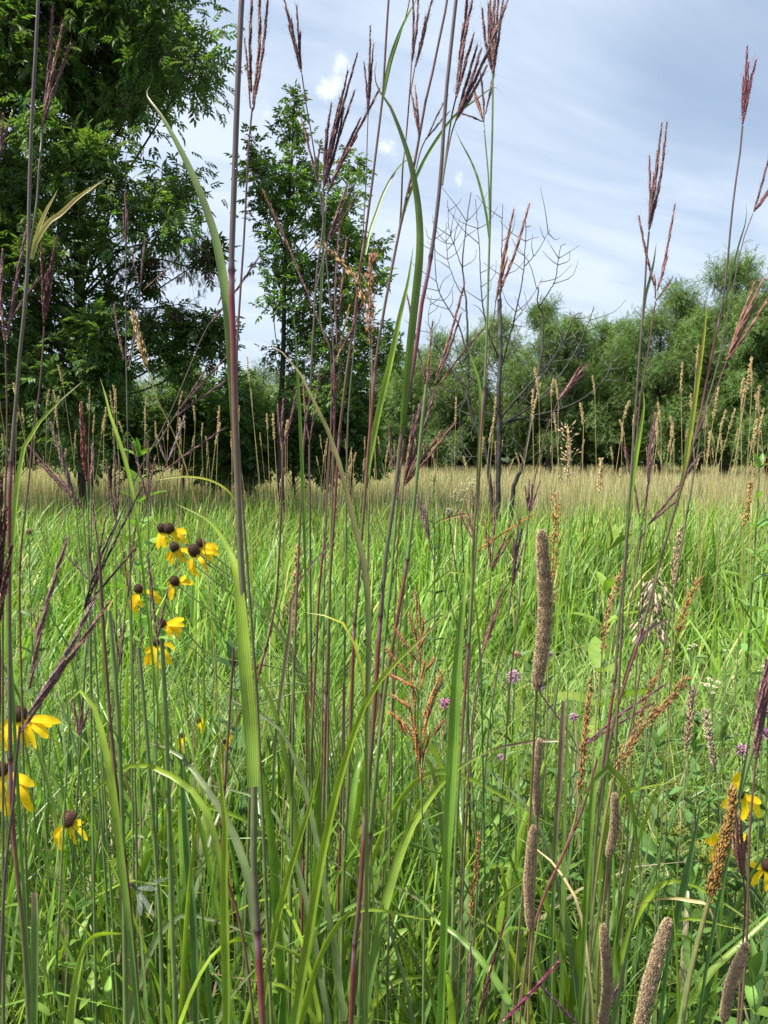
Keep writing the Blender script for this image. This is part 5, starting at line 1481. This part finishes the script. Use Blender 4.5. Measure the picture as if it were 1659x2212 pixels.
seed_grass(IG.replace(' ', '_'), IG, 'bronze plume leaning right over the bent folded leaf', 0.66, [(1480, 1470), (1440, 1520), (1390, 1570), (1350, 1630), (1322, 1690)], [(1310, 1750), (1295, 1850), (1278, 2000), (1270, 2212)], 80, 38, 8, (0.30, 0.17, 0.075), 0.007, 0.0014, 9, up=0.85)
seed_grass(IG.replace(' ', '_'), IG, 'slender bronze plume standing between the grey tipped leaf and folded leaf', 0.70, [(1277, 1470), (1268, 1550), (1260, 1630), (1252, 1715)], [(1246, 1760), (1215, 1850), (1170, 1950)], 32, 40, 7, (0.29, 0.155, 0.065), 0.0065, 0.0013, 7, up=0.84)
seed_grass(IG.replace(' ', '_'), IG, 'large golden brown plume at lower right crossing the yellow flowers', 0.54, [(1585, 1710), (1570, 1790), (1553, 1860), (1530, 1950)], [(1515, 2010), (1495, 2090), (1475, 2212)], 52, 64, 11, (0.25, 0.15, 0.045), 0.006, 0.0013, 12, (0.09, 0.16, 0.07), up=0.8)
seed_grass(IG.replace(' ', '_'), IG, 'small bronze plume among the grass right of the folded leaf', 0.95, [(1440, 1400), (1425, 1450), (1400, 1500), (1380, 1560)], [(1365, 1620), (1350, 1750)], 34, 30, 6, (0.32, 0.165, 0.065), 0.007, 0.0015, 5, up=0.78)
seed_grass(IG.replace(' ', '_'), IG, 'tiny bronze sprays low between the grass right of the bronze head', 0.75, [(1035, 1800), (1030, 1860), (1022, 1920), (1015, 1990)], [(1010, 2060), (1005, 2212)], 26, 24, 6, (0.27, 0.13, 0.05), 0.006, 0.0013, 5, up=0.8)
seed_grass('oat_grass', 'oat grass', 'bleached drooping oats hanging before the crimson leaning stalk', 0.98, [(1405, 1235), (1412, 1258), (1410, 1300), (1405, 1370)], [(1402, 1440), (1396, 1600)], 75, 26, 3, (0.44, 0.35, 0.25), 0.020, 0.0038, 4, up=0.35, droop=0.75)
seed_grass('brome_grass', 'brome grass', 'bleached open brome panicle standing before the bare tree right trunks', 3.6, [(1226, 915), (1226, 960), (1228, 1000), (1229, 1050)], [(1229, 1120)], 50, 24, 4, (0.52, 0.39, 0.24), 0.024, 0.0062, 2, up=0.55, droop=0.1)
seed_grass('brome_grass', 'brome grass', 'pale nodding brome spray at the field edge left of the bare tree', 3.4, [(1030, 1035), (1012, 1042), (995, 1060), (985, 1085)], [(980, 1130)], 30, 18, 3, (0.5, 0.42, 0.26), 0.02, 0.005, 2, up=0.5, droop=0.3)
seed_grass('brome_grass', 'brome grass', 'tan thick seedhead standing at the far right above the grass', 2.3, [(1622, 1040), (1618, 1080), (1612, 1110), (1608, 1140)], [(1604, 1200), (1600, 1300)], 16, 44, 5, (0.36, 0.24, 0.09), 0.010, 0.0035, 3, up=0.75)
seed_grass('brome_grass', 'brome grass', 'tan fluffy seedhead alone in the bright grass before the right willows', 3.0, [(1299, 992), (1298, 1015), (1296, 1040), (1295, 1065)], [(1294, 1120)], 12, 40, 5, (0.50, 0.37, 0.19), 0.012, 0.004, 2, up=0.75)
seed_grass('foxtail_grass', 'foxtail', 'beige fuzzy spike low right of the forked purple racemes', 1.0, [(1497, 1480), (1492, 1530), (1487, 1580), (1482, 1620)], [(1478, 1700), (1470, 1800)], 14, 60, 5, (0.44, 0.34, 0.22), 0.009, 0.002, 4, up=0.7)
seed_grass('foxtail_grass', 'foxtail', 'beige fuzzy spike leaning left under the white daisies', 1.05, [(1522, 1530), (1530, 1580), (1540, 1630), (1546, 1670)], [(1556, 1760), (1560, 1850)], 13, 50, 5, (0.42, 0.35, 0.24), 0.009, 0.002, 4, up=0.7)

# reed grass: four stalks built, then copied
proto = []
for v in range(5):
    t = thing('reed_grass', 'reed grass', 'reed grass', (0, 0, 0))
    H = 1.0
    bend = R(-.03, .03)
    hd = (0.070, 0.085, 0.06, 0.10, 0.080)[v]
    ax_ = [(bend, 0, H - hd), (bend * 1.2, 0, H - hd * 0.5), (bend * 1.5, 0, H)]
    m = MB()
    tube(m, spline([(bend, 0, H - hd), (bend * 0.4, 0, 0.5), (0, 0, 0)], 14), np.linspace(0.0009, 0.0015, 14), lerp([(0, (0.40, 0.31, 0.15)), (0.5, (0.30, 0.27, 0.10)), (1, (0.13, 0.17, 0.05))], np.linspace(0, 1, 14)), 4)
    m.build('stem', M_CULM, t)
    m = MB()
    panicle(m, ax_, 0.0075, 30, 5, (0.46, 0.345, 0.18), 0.0075, 0.0021, up=0.72, top_t=0.3)
    m.build('seed_head', M_SEED, t)
    proto.append(t)
used = set()


def reed(x, y, Y, label, group, lean=0.0):
    T_ = at(x, y, Y)
    v = random.randrange(5)
    if v not in used:
        r = proto[v]; used.add(v)
    else:
        r = proto[v].copy(); COL.objects.link(r)
        for ch in list(proto[v].children):
            c = ch.copy(); COL.objects.link(c); c.parent = r
    r.location = (T_[0] - lean * T_[2], Y, 0)
    s = T_[2] * math.sqrt(1 + lean * lean)
    r.scale = (s * R(0.7, 1.1), s * R(0.7, 1.1), s)
    r.rotation_euler = (R(-.02, .02), math.atan(lean), 0)
    r['label'] = label; r['group'] = group; r['category'] = 'reed grass'


RG = 'tan reed grass stalks in the meadow'
LBR = 'slender tan reed grass stalk with a narrow seedhead before the willows at the right'
LBL = 'thin pale reed grass stalk with a narrow seedhead before the dark shrubs at the left'
for (x, y) in [(1184, 797), (1176, 820), (1150, 825), (1222, 822), (1300, 811), (1330, 866), (1281, 873), (1355, 888), (1408, 888), (1430, 915), (1454, 785), (1510, 745), (1555, 832), (1584, 818), (1619, 770), (1643, 787),
               (1640, 833), (1655, 850), (1594, 838), (1575, 938), (1363, 905), (983, 857), (1070, 856), (1146, 840), (1201, 890), (1478, 900), (1534, 930), (1610, 905), (1050, 900), (1020, 948), (1250, 925), (1630, 880), (1495, 850), (1440, 870)]:
    reed(x, y, R(3.8, 5.6), LBR, RG, R(-.10, .14))
for (x, y) in [(195, 832), (233, 840), (305, 864), (312, 882), (227, 895), (213, 876), (40, 825), (87, 842), (5, 813), (530, 770), (115, 840), (135, 846), (150, 833), (260, 846), (248, 838), (165, 880), (157, 877), (355, 880),
               (325, 890), (370, 838), (385, 905), (475, 895), (500, 880), (540, 860), (575, 900), (600, 880), (440, 915), (20, 870), (70, 900), (280, 905), (410, 925), (520, 915), (560, 930), (620, 915)]:
    reed(x + R(-6, 6), y + random.gauss(0, 16), R(4.4, 8.5), LBL, RG, random.gauss(0, 0.09))
for _ in range(150):
    x = random.choice((R(-120, 700), R(700, 1000), R(1000, 1780), R(1350, 1780)))
    Yd = R(4.5, 10.5)
    yt = at(x, 1000, Yd)
    y = R(870, 1020) if x > 1300 or x < 650 else R(930, 1020)
    reed(x, y, Yd, LBL if x < 900 else LBR, RG, random.gauss(0, 0.13))


# ------------------------------------------------------------------ forbs and small flowers
def forb(name, cat, label, Y, path, leafs, size, col, w=4, gap=0.045, pairs=True, kind='lance', group=None, top_leaf=True, scol=(0.11, 0.16, 0.05)):
    """Leafy stem; path top to bottom, leafs = share of the visible stem that carries leaves."""
    P = to_ground([at(x, y, Y) for x, y in path], 0.2, R(-.04, .08))
    t = thing(name, label, cat, tuple(P[-1]), group)
    m = MB(); p = spline(P, 50)
    tube(m, p, np.linspace(px(w, Y) * 0.3, px(w, Y) * 0.5, 50), scol, 6)
    m.build('stem', M_CULM, t)
    d = np.concatenate(([0], np.cumsum(np.linalg.norm(np.diff(p, axis=0), axis=1))))
    pts, dirs, sz = [], [], []
    s, k = 0.005, 0
    while s < d[-1] * leafs:
        q = np.array([np.interp(s, d, p[:, i]) for i in range(3)])
        a = k * 1.57 + R(-.3, .3)
        for sg in ((0, math.pi) if pairs else (0,)):
            f = s / (d[-1] * leafs)
            pts.append(q); dirs.append((math.cos(a + sg), math.sin(a + sg), 0.9 - 0.7 * f + R(-.15, .15)))
            sz.append(size * (0.55 + 0.6 * min(1, f * 3)) * R(0.8, 1.15))
        s += gap * R(0.8, 1.2); k += 1
    if top_leaf:
        for _ in range(3):
            pts.append(p[0]); dirs.append((R(-.4, .4), R(-.4, .4), 1)); sz.append(size * 0.6)
    m = MB()
    leaves(m, np.array(pts), np.array(dirs), np.array(sz), jit(col, len(pts), 0.12), kind)
    m.build('leaves', M_FORB, t, smooth=True)
    return t, p


def bergamot(label, Y, c, w, path, col=(0.66, 0.44, 0.70), dry=False):
    t, p = forb('bergamot', 'flower', label, Y, [c] + path, 0.8, 0.055, (0.10, 0.18, 0.05), 4, 0.06, True, 'lance', None, False)
    C = at(c[0], c[1], Y); W = px(w, Y)
    n = 70
    d = nz(rvec(n) + np.array((0, 0, 0.55)))
    m = MB()
    core = jit((0.26, 0.16, 0.12), 40, 0.2)
    grains(m, C + rvec(40, W * 0.10), nz(rvec(40) + np.array((0, 0, 0.6))), W * 0.22, W * 0.10, core, 4)
    m.build('flower_centre', M_FORB, t)
    m = MB()
    if not dry:
        mid = C + d * (W * 0.30)
        end = C + d * (W * RNG.uniform(0.45, 0.62, n))[:, None] + np.array((0, 0, -0.06)) * W
        sticks(m, C + d * W * 0.1, mid, W * 0.018, W * 0.03, jit(col, n, 0.15, 0.05))
        grains(m, mid, nz(end - mid), np.linalg.norm(end - mid, axis=1), W * 0.085, jit(col, n, 0.15, 0.05), 4)
    else:
        grains(m, C + d * W * 0.15, d, W * 0.3, W * 0.09, jit((0.45, 0.30, 0.20), n, 0.2), 4)
    m.build('petals', M_PETAL, t)
    return t


bergamot('bright pink mauve pompon flower beside the wide bright green leaf', 1.30, (961, 1520), 28, [(962, 1540), (965, 1650)], (0.74, 0.36, 0.68))
bergamot('pale lilac ragged flower left of the timothy spike', 1.30, (1110, 1463), 34, [(1110, 1480), (1105, 1600)])
bergamot('lilac flower peeping out right of the timothy spike', 1.35, (1184, 1414), 20, [(1182, 1430), (1175, 1560)])
bergamot('small lilac flower low behind the timothy spike', 1.30, (1168, 1482), 18, [(1168, 1500), (1166, 1620)])
bergamot('dry brown head with a last pale petal above the lilac flower', 1.35, (1116, 1416), 24, [(1114, 1432), (1108, 1580)], dry=True)
bergamot('lilac flower beside the grey tipped cut leaf', 1.20, (1240, 1550), 22, [(1238, 1570), (1232, 1680)])
bergamot('faint lilac flower under the wide bright leaf tip side', 1.25, (1082, 1636), 18, [(1082, 1655), (1080, 1760)])
bergamot('pink lilac flower at the right above the yellow coneflower', 1.15, (1604, 1622), 34, [(1604, 1645), (1600, 1780)], (0.70, 0.42, 0.66))
bergamot('purple flower cut by the right edge, upper of the pair', 1.15, (1658, 1538), 26, [(1658, 1560), (1655, 1700)], (0.60, 0.36, 0.68))
bergamot('purple flower cut by the right edge, lower of the pair', 1.15, (1659, 1584), 30, [(1659, 1605), (1656, 1720)], (0.60, 0.36, 0.68))
bergamot('faded pinkish flower head far left in the bright grass', 2.2, (63, 1150), 20, [(63, 1165), (65, 1260)], (0.55, 0.36, 0.36), dry=True)


def fleabane(label, Y, heads, foot):
    F = at(*foot, Y); G_ = F.copy(); G_[2] = 0
    t = thing('fleabane', label, 'flower', tuple(G_))
    m = MB()
    fk = at(foot[0], foot[1] - 20, Y)
    tube(m, spline([fk, (fk + G_) / 2, G_], 12), 0.0014, (0.12, 0.18, 0.06), 5)
    for (x, y, w) in heads:
        c = at(x, y, Y)
        tube(m, spline([c, (c * 0.5 + fk * 0.5) + np.array((0, 0, 0.01)), fk], 8), 0.0008, (0.14, 0.2, 0.07), 4)
    m.build('stem', M_CULM, t)
    for (x, y, w) in heads:
        c = at(x, y, Y + R(-.03, .03)); W = px(w, Y)
        ax = nz(np.array((R(-.3, .3), R(-0.5, 0.0), 1.0)))
        U = nz(np.cross(ax, (0.3, 1, 0.1))); V = np.cross(ax, U)
        a = np.linspace(0, 2 * np.pi, 26, endpoint=False) + RNG.normal(0, 0.06, 26)
        d = np.cos(a)[:, None] * U + np.sin(a)[:, None] * V + ax * RNG.uniform(-.05, .25, 26)[:, None]
        m = MB()
        grains(m, c + d * W * 0.1, d, W * 0.42, W * 0.085, (0.80, 0.80, 0.78), 3)
        h = m.build('flower_head', M_PETAL, t)
        m = MB()
        dd = nz(rvec(26) + ax * 1.5)
        grains(m, c + dd * W * 0.06, dd, W * 0.13, W * 0.08, (0.70, 0.52, 0.06), 4)
        m.build('disc', M_FORB, h, origin=tuple(G_))
    return t


fleabane('cluster of six small white daisies right of the purple racemes', 1.15, [(1534, 1468, 17), (1528, 1480, 18), (1545, 1484, 16), (1552, 1474, 14), (1518, 1476, 12), (1540, 1496, 12)], (1538, 1560))
fleabane('small white daisies higher and smaller, left of the six', 1.35, [(1493, 1395, 13), (1502, 1393, 14), (1488, 1402, 10), (1450, 1427, 11)], (1492, 1470))
fleabane('tiny white buds low among the right grass', 1.2, [(1566, 1405, 8), (1580, 1500, 8), (1570, 1520, 7), (1555, 1540, 7)], (1566, 1580))
fleabane('white daisy at the right edge near the purple flowers', 1.15, [(1651, 1440, 13), (1640, 1450, 9)], (1650, 1500))

t, p = forb('dry_seedhead', 'dry flower', 'round grey dry head on a thin dark stem, centre of the bright grass', 1.15, [(970, 1112), (972, 1140), (985, 1230), (1000, 1330), (1010, 1450)], 0.02, 0.012, (0.3, 0.25, 0.15), 4, scol=(0.03, 0.035, 0.03), top_leaf=False)
m = MB(); C = at(970, 1106, 1.15)
d = nz(rvec(120)); grains(m, C + d * 0.0035, d, 0.0034, 0.0016, jit((0.30, 0.28, 0.20), 120, 0.2), 4)
m.build('seed_head', M_SEED, t)
t, p = forb('dry_seedhead', 'dry flower', 'second dry head on a dark stem, with a dead leaf across it', 1.18, [(996, 1114), (998, 1150), (1002, 1230), (1010, 1400)], 0.02, 0.012, (0.3, 0.2, 0.12), 4, scol=(0.03, 0.035, 0.03), top_leaf=False)
m = MB(); C = at(996, 1109, 1.18)
d = nz(rvec(80)); grains(m, C + d * 0.003, d, 0.003, 0.0016, jit((0.30, 0.22, 0.13), 80, 0.2), 4)
m.build('seed_head', M_SEED, t)
leaf('dead brown leaf lying across the dry heads', 1.16, [(950, 1125), (975, 1117), (1005, 1112), (1035, 1116)], 7, (TAN, (0.3, 0.19, 0.1), TAN), 0.6, 0.0, ext=False, name='dead_leaf')
bluestem('dark broom like dry head on a thin stem, left of the round dry head', 1.0, [(928, 1170), (932, 1190), (958, 1270), (985, 1345), (1000, 1450)], 4,
         heads=fan([(913, 1100), (918, 1098), (908, 1085), (922, 1105), (902, 1075)], (928, 1172), 6, (0.12, 0.085, 0.085)), tone='p', name='dry_seedhead', cat='dry flower')

FORBS = [('milkweed', 'upright milkweed like plant with broad pale leaves at the far right', 2.6, [(1640, 1010), (1638, 1060), (1634, 1130)], 0.10, (0.17, 0.30, 0.07), 0.09, 'lance'),
         ('leafy_forb', 'yellow green broad leaved plant in the bright grass right of the timothy spike', 1.9, [(1315, 1185), (1312, 1230), (1305, 1320)], 0.13, (0.20, 0.30, 0.05), 0.10, 'lance'),
         ('leafy_forb', 'thin leafy sprig before the tan field, centre right', 2.6, [(938, 1040), (936, 1070), (938, 1120)], 0.045, (0.08, 0.15, 0.05), 0.04, 'lance'),
         ('leafy_forb', 'pale broad leaved plant against the ash shadow, left', 3.2, [(296, 985), (300, 1010), (300, 1060)], 0.15, (0.16, 0.30, 0.05), 0.10, 'lance'),
         ('leafy_forb', 'lobed light green plant at bottom left, tallest of its patch', 0.80, [(160, 1960), (172, 2030), (190, 2150)], 0.042, (0.20, 0.33, 0.06), 0.04, 'lance'),
         ('leafy_forb', 'light green lobed plant low in the bottom left corner', 0.74, [(90, 2010), (100, 2100), (110, 2212)], 0.040, (0.19, 0.31, 0.06), 0.04, 'lance'),
         ('leafy_forb', 'light green plant at the bottom edge right of the corner patch', 0.76, [(215, 2090), (225, 2150), (230, 2230)], 0.038, (0.20, 0.33, 0.06), 0.035, 'lance'),
         ('leafy_forb', 'serrate leaved plant under the pale lilac flower', 1.2, [(1060, 1570), (1062, 1650), (1060, 1760)], 0.06, (0.14, 0.26, 0.05), 0.04, 'lance'),
         ('leafy_forb', 'leafy dark plant in the shade right of the folded leaf', 1.1, [(1420, 1610), (1424, 1690), (1420, 1800)], 0.07, (0.10, 0.19, 0.05), 0.045, 'lance'),
         ('leafy_forb', 'leafy plant with red veined stem between right flowers and plumes', 1.15, [(1500, 1620), (1505, 1700), (1500, 1820)], 0.075, (0.11, 0.21, 0.05), 0.05, 'lance'),
         ('leafy_forb', 'fresh green plant right of centre at the bottom', 0.9, [(830, 2030), (835, 2100), (838, 2212)], 0.07, (0.15, 0.28, 0.05), 0.05, 'lance'),
         ('leafy_forb', 'dense leafy plant in the bottom right corner', 0.72, [(1625, 2120), (1630, 2170), (1635, 2240)], 0.07, (0.17, 0.30, 0.06), 0.035, 'lance'),
         ('leafy_forb', 'leafy plant low behind the leaning thick timothy spike', 0.95, [(1490, 1920), (1494, 2000), (1490, 2120)], 0.06, (0.13, 0.25, 0.05), 0.04, 'lance'),
         ('leafy_forb', 'broad leaved plant in the shade below the coneflower group', 1.4, [(505, 1440), (508, 1480), (510, 1560)], 0.10, (0.06, 0.13, 0.04), 0.06, 'lance'),
         ('leafy_forb', 'leafy stem right of the golden brown plume', 1.2, [(1560, 1600), (1556, 1680), (1550, 1790)], 0.065, (0.12, 0.22, 0.05), 0.05, 'lance')]
for (nm, lb, Yd, path, sz, c, gp, kd) in FORBS:
    forb(nm, 'leafy plant', lb, Yd, path, 0.75, sz, c, 4.5, gp, True, kd)
# yellowish green umbels low at the right
for (lb, Yd, x, y) in [('yellow green flat flower cluster right of the folded leaf, highest of three', 1.15, 1458, 1715), ('yellow green flat flower cluster right of the hanging leaf tip', 1.1, 1460, 1795), ('yellow green flat flower cluster beside the crumpled coneflower', 1.05, 1520, 1850)]:
    t, p = forb('umbel_plant', 'flower', lb, Yd, [(x, y), (x + 2, y + 60), (x + 2, y + 160)], 0.7, 0.06, (0.11, 0.21, 0.045), 4, 0.06, True, 'lance', None, False)
    m = MB(); C = at(x, y, Yd)
    e = C + np.stack((RNG.normal(0, 0.013, 46), RNG.normal(0, 0.013, 46), np.abs(RNG.normal(0.006, 0.006, 46))), 1)
    sticks(m, np.repeat(C[None] - (0, 0, 0.012), 46, 0), e, 0.0005, 0.0004, (0.2, 0.26, 0.06))
    for _ in range(4): grains(m, e + rvec(46, 0.0016), rvec(46) + np.array((0, 0, 1.0)), 0.003, 0.002, jit((0.36, 0.36, 0.07), 46, 0.15), 4)
    m.build('flower_cluster', M_FORB, t)

# a small dark damselfly among the lower left shoots
A_, B_ = at(282, 1908, 0.55), at(323, 1953, 0.56)
t = thing('damselfly', 'small dark damselfly with clear wings, resting among the lower left shoots', 'insect', tuple(A_))
m = MB(); p = spline([A_, (A_ + B_) / 2 + np.array((0, 0, 0.0008)), B_], 20)
f = np.linspace(0, 1, 20)
tube(m, p, np.interp(f, (0, .03, .09, .13, .28, .35, .9, 1), (.0006, .0016, .0017, .001, .0015, .0007, .0008, .0003)), lerp([(0, (.03, .035, .03)), (.3, (.10, .13, .09)), (1, (.03, .03, .03))], f), 7)
m.build('body', M_CULM, t)
for k, (dx, dz, dy) in enumerate(((-0.004, -0.017, -0.008), (0.006, -0.017, -0.009), (0.010, 0.006, -0.010), (0.012, 0.002, 0.012))):
    m = MB(); b = p[5]
    strip(m, spline([b, b + np.array((dx + .006, dy, dz)) * 0.5 + np.array((.003, 0, 0)), b + np.array((dx + .010, dy, dz))], 8), np.interp(np.linspace(0, 1, 8), (0, .3, .75, 1), (.15, .7, 1, .2)) * 0.0042, 0.3, (0.5, 0.55, 0.5), 0.05)
    m.build('wing', M_WING, t)
